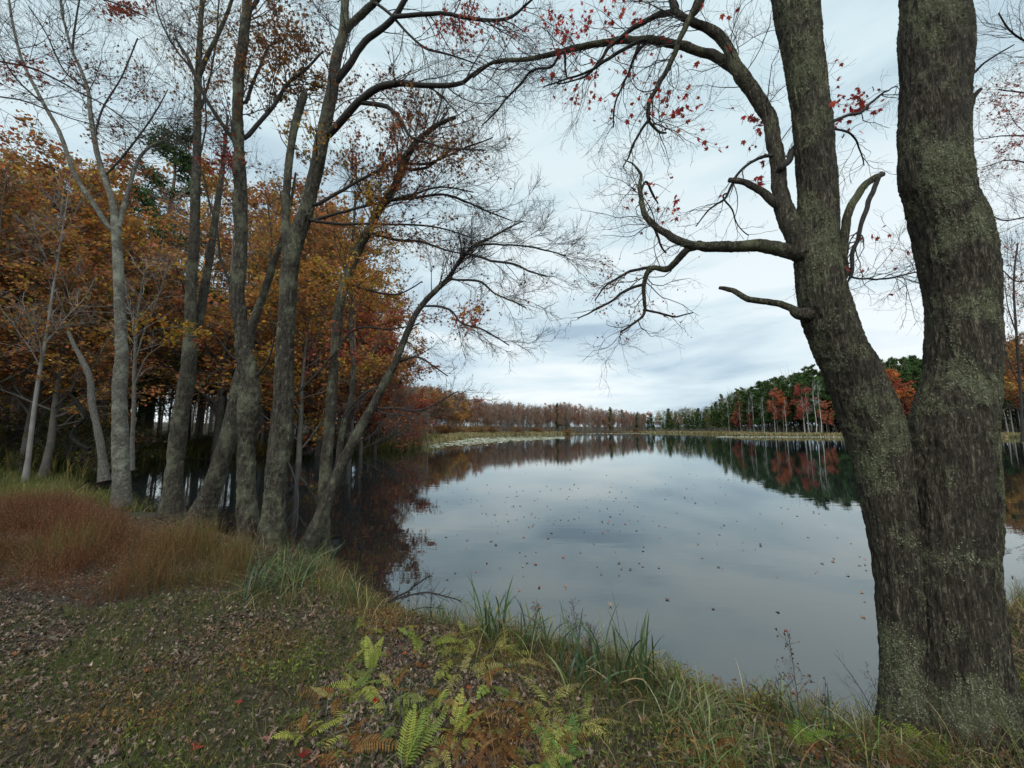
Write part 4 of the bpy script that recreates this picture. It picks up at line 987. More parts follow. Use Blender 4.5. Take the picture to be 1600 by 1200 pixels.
HB = [
    (2.62, 3.1, [(1252, 398, 32), (1225, 392, 27), (1190, 385, 24), (1160, 386, 21), (1130, 386, 19), (1100, 384, 17), (1075, 380, 14), (1045, 367, 12), (1020, 352, 10), (1004, 328, 9), (1000, 300, 7), (1001, 274, 5), (992, 258, 3), (975, 250, 2)]),
    (2.95, 3.3, [(1092, 384, 12), (1075, 392, 12), (1055, 412, 11), (1042, 421, 10), (1018, 420, 8), (1006, 442, 7), (1006, 468, 6), (1008, 486, 5), (992, 506, 4), (970, 520, 3)]),
    (3.15, 3.3, [(1018, 420, 6), (990, 423, 5), (965, 436, 4), (945, 450, 3), (930, 470, 2)]),
    (3.2, 3.4, [(1004, 446, 5), (978, 455, 5), (955, 472, 4), (930, 486, 3), (903, 498, 2)]),
    (3.25, 3.3, [(1008, 485, 4), (1030, 490, 4), (1055, 496, 3), (1085, 490, 2)]),
    (2.6, 2.9, [(1252, 492, 24), (1238, 484, 14), (1220, 477, 13), (1200, 474, 12), (1175, 470, 11), (1158, 462, 10), (1140, 452, 9), (1124, 449, 6)]),
    (2.62, 3.0, [(1258, 400, 40), (1245, 372, 38), (1232, 345, 34), (1222, 315, 29), (1218, 280, 26), (1213, 240, 25), (1206, 205, 25), (1198, 178, 24), (1180, 150, 24), (1160, 122, 24), (1150, 105, 20), (1143, 85, 18), (1128, 62, 17), (1105, 44, 15), (1080, 33, 13), (1060, 20, 11), (1048, -5, 10), (1040, -60, 8)]),
    (2.95, 3.9, [(1155, 112, 18), (1135, 98, 16), (1110, 86, 15), (1080, 76, 14), (1050, 68, 13), (1015, 63, 12), (980, 62, 11), (940, 68, 10), (900, 76, 10), (860, 86, 8), (820, 92, 7), (785, 95, 6), (760, 102, 5), (740, 122, 3)]),
    (3.1, 3.4, [(1056, 15, 10), (1030, 25, 9), (1000, 38, 8), (975, 55, 7), (950, 75, 6), (935, 100, 4), (915, 120, 3), (870, 130, 2)]),
    (2.75, 3.2, [(1106, -30, 14), (1092, 10, 13), (1075, 35, 11), (1060, 65, 9), (1050, 95, 9), (1035, 125, 8), (1018, 155, 7), (1013, 175, 7), (1016, 190, 5), (1030, 205, 4), (1040, 208, 3)]),
    (3.1, 3.3, [(1014, 188, 5), (1000, 208, 4), (988, 228, 4), (984, 243, 3), (975, 262, 2)]),
    (3.3, 3.6, [(1000, 66, 6), (985, 110, 4), (970, 140, 3), (960, 170, 3), (958, 200, 2)]),
    (3.1, 3.5, [(1010, 63, 6), (975, 78, 6), (945, 95, 5), (920, 112, 4), (885, 124, 3), (850, 136, 2)]),
    (2.65, 2.8, [(1232, 330, 20), (1212, 318, 16), (1190, 300, 13), (1165, 286, 11), (1150, 281, 11), (1138, 281, 8)]),
    (2.7, 3.0, [(1215, 245, 7), (1190, 246, 6), (1165, 262, 5), (1145, 285, 5), (1132, 308, 4), (1110, 328, 3), (1088, 352, 2)]),
    (3.0, 3.1, [(1132, 308, 3), (1145, 330, 3), (1152, 350, 2), (1170, 365, 2)]),
    (2.65, 2.75, [(1222, 262, 12), (1234, 250, 11), (1240, 235, 10), (1252, 222, 9)]),
    (2.6, 2.5, [(1318, 432, 18), (1317, 400, 17), (1320, 365, 16), (1326, 335, 16), (1338, 308, 15), (1352, 288, 14), (1368, 276, 13), (1383, 271, 9)]),
    (2.5, 2.6, [(1376, 273, 9), (1362, 305, 10), (1352, 335, 9), (1340, 370, 8), (1332, 395, 8), (1331, 425, 7), (1325, 440, 3)]),
    (2.6, 2.9, [(1302, 190, 7), (1325, 180, 6), (1350, 172, 6), (1372, 150, 5), (1390, 140, 3), (1402, 135, 2)]),
    (2.9, 3.2, [(1331, 434, 4), (1365, 436, 4), (1400, 432, 4), (1435, 425, 3)]),
    (2.55, 2.4, [(1512, 118, 6), (1535, 100, 5), (1560, 84, 4), (1586, 70, 3)]),
    (2.55, 2.5, [(1512, 168, 12), (1520, 152, 11), (1533, 138, 8)]),
    (3.3, 3.9, [(880, 80, 5), (862, 105, 4), (832, 110, 4), (815, 130, 4), (796, 150, 3), (775, 175, 3), (752, 196, 2)]),
    (2.6, 2.9, [(1300, 200, 5), (1330, 210, 4), (1345, 235, 3), (1350, 260, 2)]),
    (3.1, 3.2, [(1004, 328, 5), (1015, 345, 5), (1030, 372, 4), (1042, 395, 3)]),
    (3.05, 3.2, [(1001, 300, 5), (1010, 285, 4), (1020, 305, 4), (1030, 318, 2)]),
]
lim = []; blines = []
for st, Yv in ((Lst, YM + .08), (Rst, YM)):
    S = smooth_line(trace(st, Yv), 200); blines.append((S[:, :3], S[:, 3]))
for (a_, b_, p) in HB:
    rows = join(trace(p, a_, b_), blines); S = smooth_line(rows, max(14, int(len(p) * 7)), jit=.02)
    r0 = S[:, 3]
    mb = MB()
    if r0.max() > .02: thick(mb, S, n=26, step=.012, amp=.09, ridge=.05, seed=int(p[0][0]) % 90)
    else: tubes(mb, S[None, :, :3], (r0 * (1 + .12 * fbm(S[:, :3] * 30, 2, 3)))[None], 9, cap=True)
    mb.obj('branch', M_hero if r0.max() > .03 else M_branch, big)
    Q = smooth_line(S, 16); lim.append(Q); blines.append((Q[:, :3], Q[:, 3]))
sel = [l for l, h in zip(lim, HB) if h[2][0][:2] not in [(1252, 492), (1232, 330), (1318, 432), (1512, 118), (1512, 168)]]
PP = np.array([l[:, :3] for l in sel]); RR = np.minimum(np.array([l[:, 3] for l in sel]), .012)
rg = np.random.default_rng(78)
mb = MB()
P1, R1 = grow(PP, RR, 270, .25, 1, .5, 46, .2, -.01, 10, .4, .0022, lmax=.6, lmin=.18, rg=rg, tip=.6, bias=.7)
P2, R2 = grow(P1, R1, 1250, .1, 1, .6, 46, .24, .0, 8, .6, .0013, lmax=.34, lmin=.08, rg=rg, tip=.3)
P3, R3 = grow(P2, R2, 4300, .1, 1, .6, 46, .26, .02, 6, .7, .0009, lmax=.16, lmin=.03, rg=rg, tip=.3)
tubes(mb, P1, R1, 5); tubes(mb, P2, R2, 4); tubes(mb, P3, R3, 3)
mb.obj('twigs', M_twig, big)
C = np.concatenate([P3[:, 2:].reshape(-1, 3), P2[:, 4:].reshape(-1, 3)]); qx, qy = proj(C)
lmb = MB()
REDS = [(.42, .05, .04), (.32, .04, .035), (.5, .09, .05), (.24, .04, .03)]
for n_, sz, cls in [(70, .075, [(1060, 170, 45, 28, 1), (1080, 60, 50, 30, .4), (1130, 45, 25, 20, .4), (940, 130, 50, 40, .9)]), (60, .07, [(905, 20, 50, 25, 1), (880, 55, 30, 25, 1), (985, 30, 30, 20, .4)]), (34, .07, [(1170, 195, 25, 20, 1), (1150, 250, 35, 30, .6), (1040, 310, 40, 30, .3)]),
                    (34, .07, [(1335, 150, 40, 35, 1), (1335, 225, 20, 20, .4)]), (130, .03, [(960, 470, 50, 40, 1), (1050, 480, 40, 20, 1), (950, 420, 40, 30, .8), (1090, 400, 20, 12, .4)]), (8, .07, [(1345, 390, 40, 40, 1)])]:
    w = 1e-9 + sum(a_ * np.exp(-(((qx - x_) / rx) ** 2 + ((qy - y_) / ry) ** 2)) for x_, y_, rx, ry, a_ in cls)
    n_ = int(n_ * 2.6); i = rg.choice(len(C), n_, p=w / w.sum())
    scatter(lmb, C[i], sz * rg.uniform(.6, 1.2, n_), tmpl_maple(.35), upw=.3, spread=.9, rg=rg, col=pick(REDS if sz > .05 else BR + RED[:1], n_, rg, .2), hang=1.4)
lmb.obj('foliage', M_red, big, smooth=False)

# tree beyond the right edge with fine boughs reaching in
hero('maple_tree', 'fine twigged maple whose boughs enter from the right picture edge', 'maple tree',
     [[(1760, 760, 60), (1755, 600, 54), (1740, 400, 50), (1735, 200, 44), (1730, 0, 36), (1725, -200, 26)]],
     [(9, 8.6, [(1735, 250, 12), (1680, 230, 8), (1620, 215, 5), (1570, 212, 3), (1530, 218, 2)]), (9, 8.5, [(1735, 150, 12), (1680, 110, 8), (1620, 75, 5), (1580, 50, 4), (1560, 20, 3)]), (9, 8.6, [(1738, 330, 10), (1690, 290, 7), (1630, 265, 5), (1580, 250, 3), (1535, 262, 2)]), (9, 8.6, [(1740, 400, 10), (1690, 350, 7), (1630, 335, 5), (1570, 345, 3), (1540, 330, 2)]), (9, 8.8, [(1745, 470, 10), (1690, 440, 7), (1640, 430, 4), (1590, 440, 3), (1565, 420, 2)]), (9, 9, [(1738, 300, 8), (1680, 180, 6), (1620, 150, 4), (1560, 140, 3)])],
     9, M_bark, tw=(80, 460, 1800), seed=113, leafspec=[(420, [(.3, .06, .05), (.24, .05, .04)], [(1580, 170, 40, 40, 1), (1580, 240, 40, 30, .6), (1590, 430, 30, 60, .5)])], leaf_ls=.07, lmax=(1.4, .8, .4), ang=32, extra_twig_on_stem=.3)
hero('bare_tree', 'slim leafless tree at the right edge beyond the big trunk', 'bare tree',
     [[(1598, 690, 6), (1594, 600, 6), (1588, 520, 5), (1584, 440, 4), (1590, 380, 3)]],
     [(20, 20, [(1592, 600, 3), (1575, 560, 2), (1566, 520, 2)]), (20, 20, [(1588, 520, 3), (1575, 480, 2), (1570, 440, 1)]), (20, 20, [(1592, 640, 3), (1560, 625, 2), (1530, 615, 1)])],
     20, M_branch, tw=(26, 120, 500), seed=114, n=10, leafspec=[(300, RUST, [(1585, 500, 40, 80, 1)])], leaf_ls=.12, lmax=(2.4, 1.2, .6), extra_twig_on_stem=.2, twr=(.01, .007, .005))
# ------------------------------------------------------------------ near ground cover
def in_poly(qx, qy, poly):
    ins = np.zeros(qx.shape, bool)
    for (ax, ay), (bx, by) in zip(poly, poly[1:] + poly[:1]):
        ins ^= ((ay > qy) != (by > qy)) & (qx < (bx - ax) * (qy - ay) / (by - ay + 1e-12) + ax)
    return ins
RUSTY = [(-400, 765), (60, 772), (140, 795), (250, 828), (370, 870), (400, 895), (350, 925), (250, 938), (130, 960), (70, 935), (-60, 925), (-400, 915)]

def land(N, x0, x1, y0, y1, rg, dmin=.0, den=None):
    """points on the bank, thinned with distance from the path"""
    x = rg.uniform(x0, x1, N); y = y0 + (y1 - y0) * rg.random(N) ** 1.25
    k = sdist(x, y) > dmin
    x, y = x[k], y[k]
    P = np.stack([x, y, hgt(x, y)], -1)
    if den is not None: P = P[rg.random(len(P)) < den(P)]
    return P
rg = np.random.default_rng(21)
def rusty_mask(P):
    qx, qy = proj(P); return in_poly(qx + 22 * vn(P * 3, 2), qy + 10 * vn(P * 2.2, 5), RUSTY)
def patch(P): return fbm(P * [1.3, 1.3, 0], 3, 41)
# leaf litter
P = land(230000, -9, 7.5, 1.0, 8.5, rg, .05, lambda P: np.clip(.95 - 1.5 * patch(P) , .35, 1) * np.where(rusty_mask(P), .3, 1))
mb = MB()
LIT = [(.13, .088, .06), (.095, .06, .04), (.17, .118, .085), (.09, .058, .04), (.14, .08, .045), (.07, .048, .033), (.1, .07, .05), (.05, .034, .024), (.035, .025, .018), (.22, .155, .115)]
idx = rg.integers(0, 8, len(P))
for v in range(8):
    Q = P[idx == v].copy(); Q[:, 2] += rg.uniform(.0, .022, len(Q))
    scatter(mb, Q, rg.uniform(.028, .05, len(Q)) * np.where(rg.random(len(Q)) < .15, 1.7, 1), tmpl_curl(v), upw=1.0, spread=.7, rg=rg, col=pick(LIT, len(Q), rg, .25), flip=True)
tag(mb.obj('fallen_leaves', M_litter, smooth=False), 'brown curled leaf litter covering the bank', 'leaf litter', kind='stuff')
# short turf
P = land(260000, -9, 3.0, 1.0, 8.5, rg, .02, lambda P: np.clip(.16 + 2.2 * patch(P), .03, .8) * ~rusty_mask(P))
mb = MB(); TUR = [(.075, .09, .022), (.1, .105, .028), (.05, .065, .02), (.13, .11, .04), (.16, .12, .06)]
blades(mb, P, rg.uniform(.03, .09, len(P)), rg.uniform(.002, .0036, len(P)), .07, pick(TUR, len(P), rg), rg)
tag(mb.obj('grass', M_grass, smooth=False), 'short mossy green turf between the fallen leaves', 'grass', kind='stuff')
# rusty grass field
x = rg.uniform(-22, -1.5, 420000); y = 3 + 11 * rg.random(420000) ** 1.1
P = np.stack([x, y, np.zeros_like(x) + .45], -1); k = (sdist(x, y) > .05) & rusty_mask(P); P = P[k][:95000]; P[:, 2] = hgt(P[:, 0], P[:, 1])
RUG = [(.115, .04, .022), (.14, .052, .028), (.085, .035, .018), (.17, .085, .04), (.075, .05, .022)]
tuft = fbm(P * [2.2, 2.2, 0], 3, 61); thin = fbm(P * [.7, .7, 0], 2, 63)
k = rg.random(len(P)) < np.clip(.75 + 1.3 * tuft, .15, 1); P = P[k]; tuft = tuft[k]
c = pick(RUG, len(P), rg); g = np.clip(fbm(P * [.8, .8, 0], 3, 51) * 3.2, 0, 1)[:, None]
qx, qy = proj(P); g = np.maximum(g, np.clip((qx - 130) / 200, 0, 1)[:, None] * rg.uniform(.2, 1, (len(P), 1)))
c = c * (1 - g) + pick([(.11, .11, .036), (.19, .15, .06), (.15, .09, .035), (.08, .1, .03)], len(P), rg) * g
mb = MB(); far = P[:, 1]; hh = rg.uniform(.08, .32, len(P)) * np.clip(1 + 2. * tuft, .3, 2.)
blades(mb, P, hh, .0016 + far * .0003, .2, c, rg)
tag(mb.obj('rusty_grass', M_grass, smooth=False), 'hazy rust brown grass field beside the left path', 'dry grass', kind='stuff')
# fine seed haze over the grass
k = (rg.random(len(P)) < .8) & (g[:, 0] < .6); Q = P[k].copy(); Q[:, 2] += hh[k] * rg.uniform(.6, 1.25, k.sum())
mb = MB(); V = np.array([[-.5, 0, 0], [.5, 0, 0], [0, 1, 0]])
Q = np.concatenate([Q + rg.normal(0, .035, Q.shape) for _ in range(3)])
scatter(mb, Q, .0035 + Q[:, 1] * .0008, (V, [np.array([[0, 1, 2]])]), upw=0, rg=rg, col=pick([(.23, .11, .075), (.17, .075, .055), (.26, .155, .09), (.14, .07, .04)], len(Q), rg))
tag(mb.obj('grass_seedheads', M_grass, smooth=False), 'misty reddish seedheads over the rust brown grass', 'seedheads', kind='stuff')
# green verge to the far left
x = rg.uniform(-40, -9, 110000); y = rg.uniform(9.5, 24, 110000); k = sdist(x, y) > 0; P = np.stack([x, y, hgt(x, y)], -1)[k][:52000]
mb = MB(); blades(mb, P, rg.uniform(.15, .45, len(P)), .012, .25, pick([(.1, .11, .03), (.14, .14, .045), (.07, .085, .025), (.2, .17, .08)], len(P), rg), rg)
tag(mb.obj('verge_grass', M_grass, smooth=False), 'pale green verge between the rusty field and the wood', 'grass', kind='stuff')
# bank edge tangle (dry strands)
P = land(190000, -4.2, 7.5, 1.6, 7.2, rg, -.08, lambda P: np.exp(-np.abs(sdist(P[:, 0], P[:, 1]) - .24) / .34) * np.clip(.9 - .15 * (P[:, 0] < -.6), 0, 1) * .9)
mb = MB(); TAN = [(.26, .19, .09), (.17, .12, .055), (.1, .13, .035), (.34, .27, .14), (.17, .09, .04), (.08, .12, .03), (.07, .1, .03), (.11, .06, .035)]
blades(mb, P, rg.uniform(.05, .26, len(P)) * np.clip(1 + 1.3 * fbm(P * 2.6, 2, 71), .4, 1.7), rg.uniform(.002, .0045, len(P)), .2, pick(TAN, len(P), rg), rg, seg=5, dr=.45)
tag(mb.obj('bank_grass', M_grass, smooth=False), 'tangled straw and green grass along the water edge of the bank', 'grass', kind='stuff')

# low weeds tangled through the ferns
P = land(90000, -2.6, 3.6, 1.2, 4.8, rg, -.02, lambda P: np.clip(.25 + 2.6 * fbm(P * [2.6, 2.6, 0], 3, 81) - .35 * (P[:, 0] < -1.3), 0, .9))
P[:, 2] += rg.uniform(.01, .13, len(P)) * np.clip(.6 + 2 * fbm(P * 1.9, 2, 83), .2, 1.5)
mb = MB(); hue = fbm(P * [1.7, 1.7, 0], 2, 85)
c1 = pick([(.17, .09, .035), (.22, .11, .04), (.13, .065, .03), (.2, .14, .06)], len(P), rg); c2 = pick([(.12, .15, .035), (.17, .19, .045), (.09, .11, .03)], len(P), rg)
V = np.array([[0, 0, 0], [.16, .45, .07], [0, 1, 0], [-.16, .45, .07]])
scatter(mb, P, rg.uniform(.012, .034, len(P)), (V, [np.array([[0, 1, 2, 3]])]), upw=.7, rg=rg, col=np.where((hue + rg.normal(0, .12, len(P)) > .02)[:, None], c1, c2))
Q = P[::5].copy(); Q[:, 2] = hgt(Q[:, 0], Q[:, 1])
blades(mb, Q, rg.uniform(.05, .15, len(Q)), .0018, .08, pick([(.16, .1, .05), (.11, .1, .04), (.22, .17, .09)], len(Q), rg), rg)
tag(mb.obj('undergrowth', M_grass, smooth=False), 'low tangle of rusty and yellow green weeds on the bank', 'weeds', kind='stuff')

# sedges ------------------------------------------------------------
def gz(px, py):
    q = on(px, py, .42)
    for _ in range(4):
        q = on(px, py, float(hgt(q[:1], q[1:2])[0]))
    return q
SED = [(.045, .075, .025), (.06, .095, .03), (.035, .06, .03), (.1, .12, .04)]
def sedge(px, py, n, L, wid, label, lean=.35, pal=SED, rad=.08, az0=None, seed=0, name='sedge_clump'):
    rg = np.random.default_rng(seed + int(px)); q = gz(px, py)
    root = thing(name, label, 'sedge', (q[0], q[1], q[2] - .02), 'sedge clumps on the bank')
    B = np.stack([q[0] + rg.normal(0, rad, n), q[1] + rg.normal(0, rad, n), np.full(n, q[2] - .03)], -1)
    az = rg.uniform(0, 6.28, n) if az0 is None else rg.normal(az0, .9, n)
    mb = MB(); blades(mb, B, rg.uniform(.5, 1.1, n) * L, wid * rg.uniform(.7, 1.2, n), L * lean, pick(pal, n, rg), rg, seg=7, curve=.9, az=az, dr=.42)
    mb.obj('blades', M_sedge, root, smooth=False)
    k = max(6, n // 4); mb = MB(); blades(mb, B[:k], rg.uniform(.3, .7, k) * L, wid * .8, L * .6, pick([(.28, .2, .1), (.2, .15, .06)], k, rg), rg, seg=7, curve=.8)
    mb.obj('dead_blades', M_sedge, root, smooth=False)
sedge(420, 925, 130, .55, .008, 'arching green sedge clump below the thick grey trunks', .9, rad=.2)
sedge(470, 905, 90, .5, .008, 'arching green sedge clump at the foot of the leaning maples', .7, rad=.16)
sedge(540, 945, 40, .42, .007, 'small sparse sedge clump left of the fallen branch', .4, rad=.1)
sedge(770, 1000, 45, 0.55, 0.015, 'stiff upright sedge clump beside the fallen branch', .45, rad=.08)
sedge(845, 1020, 34, 0.46, 0.012, 'sedge clump between the stiff one and the seedy stalks', .6, rad=.1)
sedge(900, 1055, 34, 0.48, 0.012, 'green sedge clump in front of the misty seedhead plant', .4, rad=.1)
sedge(975, 1070, 45, 0.55, 0.014, 'dark green sedge clump with one tall blade at mid bank', .35, rad=.1)
sedge(1030, 1100, 36, .34, .009, 'short green sedge clump right of the tall bladed one', .5, rad=.1)
sedge(1090, 1130, 120, .3, .005, 'fine pale green grass tuft at the lower middle of the bank', .9, pal=[(.13, .14, .04), (.18, .17, .06), (.08, .11, .03)], rad=.1)
sedge(1110, 1185, 110, .26, .006, 'low green grass tuft at the bottom edge of the view', .8, pal=[(.08, .12, .03), (.13, .14, .05)], rad=.12)
sedge(1205, 1120, 26, .3, .010, 'dark curved sedge clump left of the red leaved stalk', .6, rad=.07)
sedge(1262, 1150, 24, .3, .010, 'dark curved sedge clump under the red leaved stalk', .7, rad=.06)
sedge(690, 975, 34, .3, .007, 'thin sedge clump among the twigs of the fallen branch', .5, rad=.1)
sedge(640, 1110, 70, .2, .005, 'low dark green grass tuft among the ferns', .7, rad=.1)
sedge(600, 1170, 90, .18, .004, 'short green grass tuft at the bottom left of the ferns', .6, rad=.14)
sedge(1350, 1165, 60, .26, .006, 'tangled grass tuft at the foot of the big maple', .8, pal=[(.13, .12, .05), (.08, .09, .03)], rad=.1)

# ferns ---------------------------------------------------------------
def frond(mb, base, az, L, droop, rg, col, seg=24, wide=.3, lift=.9):
    s = np.linspace(0, 1, seg)
    out = L * (s * math.cos(lift) + droop * s * s * .5); z = L * (s * math.sin(lift) - droop * s * s * .75)
    az = az + s * rg.uniform(-.7, .7)
    C = base + np.stack([np.cumsum(np.gradient(out) * np.cos(az)), np.cumsum(np.gradient(out) * np.sin(az)), z], -1)
    tubes(mb, C[None], np.linspace(.0022, .0007, seg)[None], 4, col=np.array(col) * [.9, .8, .8])
    T = np.gradient(C, axis=0); T /= np.linalg.norm(T, axis=1, keepdims=True)
    side = np.cross(T, [0, 0, 1.]); side /= np.linalg.norm(side, axis=1, keepdims=True) + 1e-9; up = np.cross(side, T)
    roll = rg.uniform(-.5, .5)
    side, up = side * math.cos(roll) + up * math.sin(roll), up * math.cos(roll) - side * math.sin(roll)
    m = 7
    for i in range(3, seg):
        pl = L * wide * math.sin(math.pi * min(1, (s[i] * .93 + .07)) ** .8) ** .8 * rg.uniform(.85, 1.1) * .55
        if pl < .004: continue
        for sg in (-1, 1):
            if rg.random() < .06: continue
            d = side[i] * sg * .93 + T[i] * .38 + up[i] * rg.uniform(-.18, .12); d /= np.linalg.norm(d)
            w = np.cross(d, up[i]); w /= np.linalg.norm(w)
            t = np.linspace(0, 1, m); wd = L / seg * .44 * np.sin(np.pi * (t * .82 + .14)) ** .7
            c0 = C[i] + d * (t[:, None] * pl) - up[i] * (t[:, None] ** 2 * pl * .25)
            zig = np.where(np.arange(m) % 2 == 0, 1., .45) * wd
            V = np.concatenate([c0 + w * zig[:, None], c0 - w * zig[:, None]])
            F = np.array([[j, j + 1, m + j + 1, m + j] for j in range(m - 1)])
            mb.add(V, F, np.asarray(col) * rg.uniform(.8, 1.2))
FG = [(.26, .28, .06), (.2, .23, .05), (.3, .29, .07), (.15, .18, .045)]
def fern(px, py, n, L, label, az=None, pal=FG, droop=.9, lift=.8, seed=0, name='fern', grp='ferns on the bank'):
    rg = np.random.default_rng(300 + seed + int(px)); q = gz(px, py)
    L *= 1.15; n = n + 3
    root = thing(name, label, 'fern', (q[0], q[1], q[2] - .01), grp)
    for i in range(n):
        mb = MB(); a = (rg.uniform(0, 6.28) if az is None else az + rg.normal(0, .5)) if n > 1 or az is None else az
        frond(mb, np.array([q[0] + rg.normal(0, .01), q[1] + rg.normal(0, .01), q[2] - .01]), a, L * rg.uniform(.5, 1.1), droop * rg.uniform(.7, 1.3), rg, pick(pal, 1, rg, .1)[0], lift=lift * rg.uniform(.7, 1.25))
        mb.obj('frond', M_fern, root, smooth=False)
fern(500, 1115, 3, .30, 'yellow green fern sprawling at the left end of the fern patch', 3.3, droop=1.1, lift=.5)
fern(545, 1150, 2, .24, 'two fronds of bright fern curling down at the bottom left', 3.6, droop=1.2, lift=.6)
fern(560, 1080, 5, .25, 'bushy bright green fern in the middle of the fern patch', None, droop=.8)
fern(578, 1050, 2, .22, 'upright feathery fern with two fronds at the top of the patch', 1.4, droop=.3, lift=1.3)
fern(628, 1200, 2, .26, 'single bright fern frond rising at the bottom edge', 1.1, droop=.35, lift=1.1)
fern(690, 1100, 4, .24, 'green fern with flat fronds right of the thin pale stem', None, droop=1.0, lift=.4)
fern(655, 1020, 3, .2, 'small pale fern under the red leaves near the path', 2.3, droop=.7)
fern(560, 975, 4, .17, 'yellow fern tuft by the water left of the fallen branch', None, pal=[(.3, .3, .04), (.24, .27, .04)], droop=.8)
fern(650, 1000, 3, .18, 'small upright fern below the fallen branch', None, droop=.4, lift=1.2)
fern(672, 1010, 3, .2, 'small fern right of the upright one below the fallen branch', .6, droop=.7)
fern(780, 1020, 4, .24, 'yellow green fern leaning right behind the stiff sedge', .4, pal=[(.24, .25, .05), (.2, .2, .04)], droop=.8)
fern(768, 1075, 2, .2, 'drooping pale fern beside the rusty dead fern', -1.3, droop=.9, lift=.9)
fern(705, 1150, 2, .2, 'small fern frond against the rusty dead fern', .9, droop=.5, lift=1.)
fern(840, 1195, 4, .24, 'bright fern at the bottom edge right of the rusty mass', None, droop=.6)
fern(885, 1185, 3, .18, 'broad leaved green fern at the bottom middle', None, pal=[(.09, .17, .05), (.12, .2, .05)], droop=.5)
fern(905, 1130, 2, .2, 'pale yellow withering frond on the bank slope', .2, pal=[(.42, .38, .12), (.36, .3, .1)], droop=1.0)
fern(1500, 1150, 3, .34, 'yellowing fern frond before the foot of the big maple', .1, pal=[(.36, .33, .08), (.28, .27, .06)], droop=1., lift=.5)
fern(1440, 1160, 4, .24, 'green fern tuft growing against the big maple base', None, pal=[(.16, .19, .04)], droop=.7)
fern(610, 1030, 2, .18, 'tiny pale fern at the left of the fern patch top', 2.6, droop=.7)
fern(1245, 1165, 2, .2, 'small green fern at the water edge left of the big maple', .6, pal=[(.14, .2, .04)], droop=.7)
# many small half withered ferns low in the litter
rs = np.random.default_rng(909)
MIX = [(.28, .3, .07), (.26, .25, .06), (.2, .1, .035), (.3, .27, .09), (.16, .17, .05), (.17, .085, .03)]
SF = 'small ferns scattered low in the litter'
n_s = 0
while n_s < 84:
    px_, py_ = rs.uniform(440, 1400), rs.uniform(985, 1195)
    if px_ > 720 + (py_ - 985) * 2.6 or px_ < 560 - (py_ - 985) * .6: continue
    if px_ > 900 and rs.random() < .4: continue
    k_ = rs.integers(len(MIX)); fern(px_, py_, int(rs.integers(0, 3)), rs.uniform(.12, .24), 'small half withered fern among many others low in the leaf litter', None, pal=[MIX[k_], MIX[(k_ + 1) % 6]], droop=rs.uniform(.6, 1.3), lift=rs.uniform(.4, 1.1), seed=n_s * 7, grp=SF); n_s += 1
DF = [(.13, .06, .028), (.18, .085, .035), (.1, .05, .025), (.24, .13, .055)]
for px, py, n, L, lb in [(735, 1130, 16, .24, 'rusty brown dead fern mass at the lower middle'), (770, 1180, 18, .26, 'largest rusty dead fern heap at the bottom edge'), (700, 1180, 14, .2, 'rusty dead fern left of the largest heap'), (560, 1150, 10, .2, 'brown withered fern under the bright green ones'), (530, 1180, 8, .18, 'brown withered fern at the bottom left'), (760, 1060, 8, .18, 'small brown fern near the drooping pale one'), (1290, 1180, 14, .22, 'reddish brown withered fern near the big maple'), (620, 985, 8, .15, 'dark red withered fern at the water edge'), (1380, 1190, 12, .22, 'withered brown fern at the bottom right')]:
    rgd = np.random.default_rng(int(px + py)); q = gz(px, py)
    n = int(n * 2.2)
    root = thing('dead_fern', lb, 'dead fern', (q[0], q[1], q[2] - .01), 'withered ferns on the bank')
    mb = MB()
    for i in range(n):
        b = np.array([q[0] + rgd.normal(0, .06), q[1] + rgd.normal(0, .06), q[2] - .01])
        frond(mb, b, rgd.uniform(0, 6.28), L * rgd.uniform(.5, 1.1), rgd.uniform(.8, 1.9), rgd, pick(DF, 1, rgd, .2)[0], seg=26, wide=.17, lift=rgd.uniform(.4, 1.3))
    mb.obj('withered_fronds', M_fern, root, smooth=False)

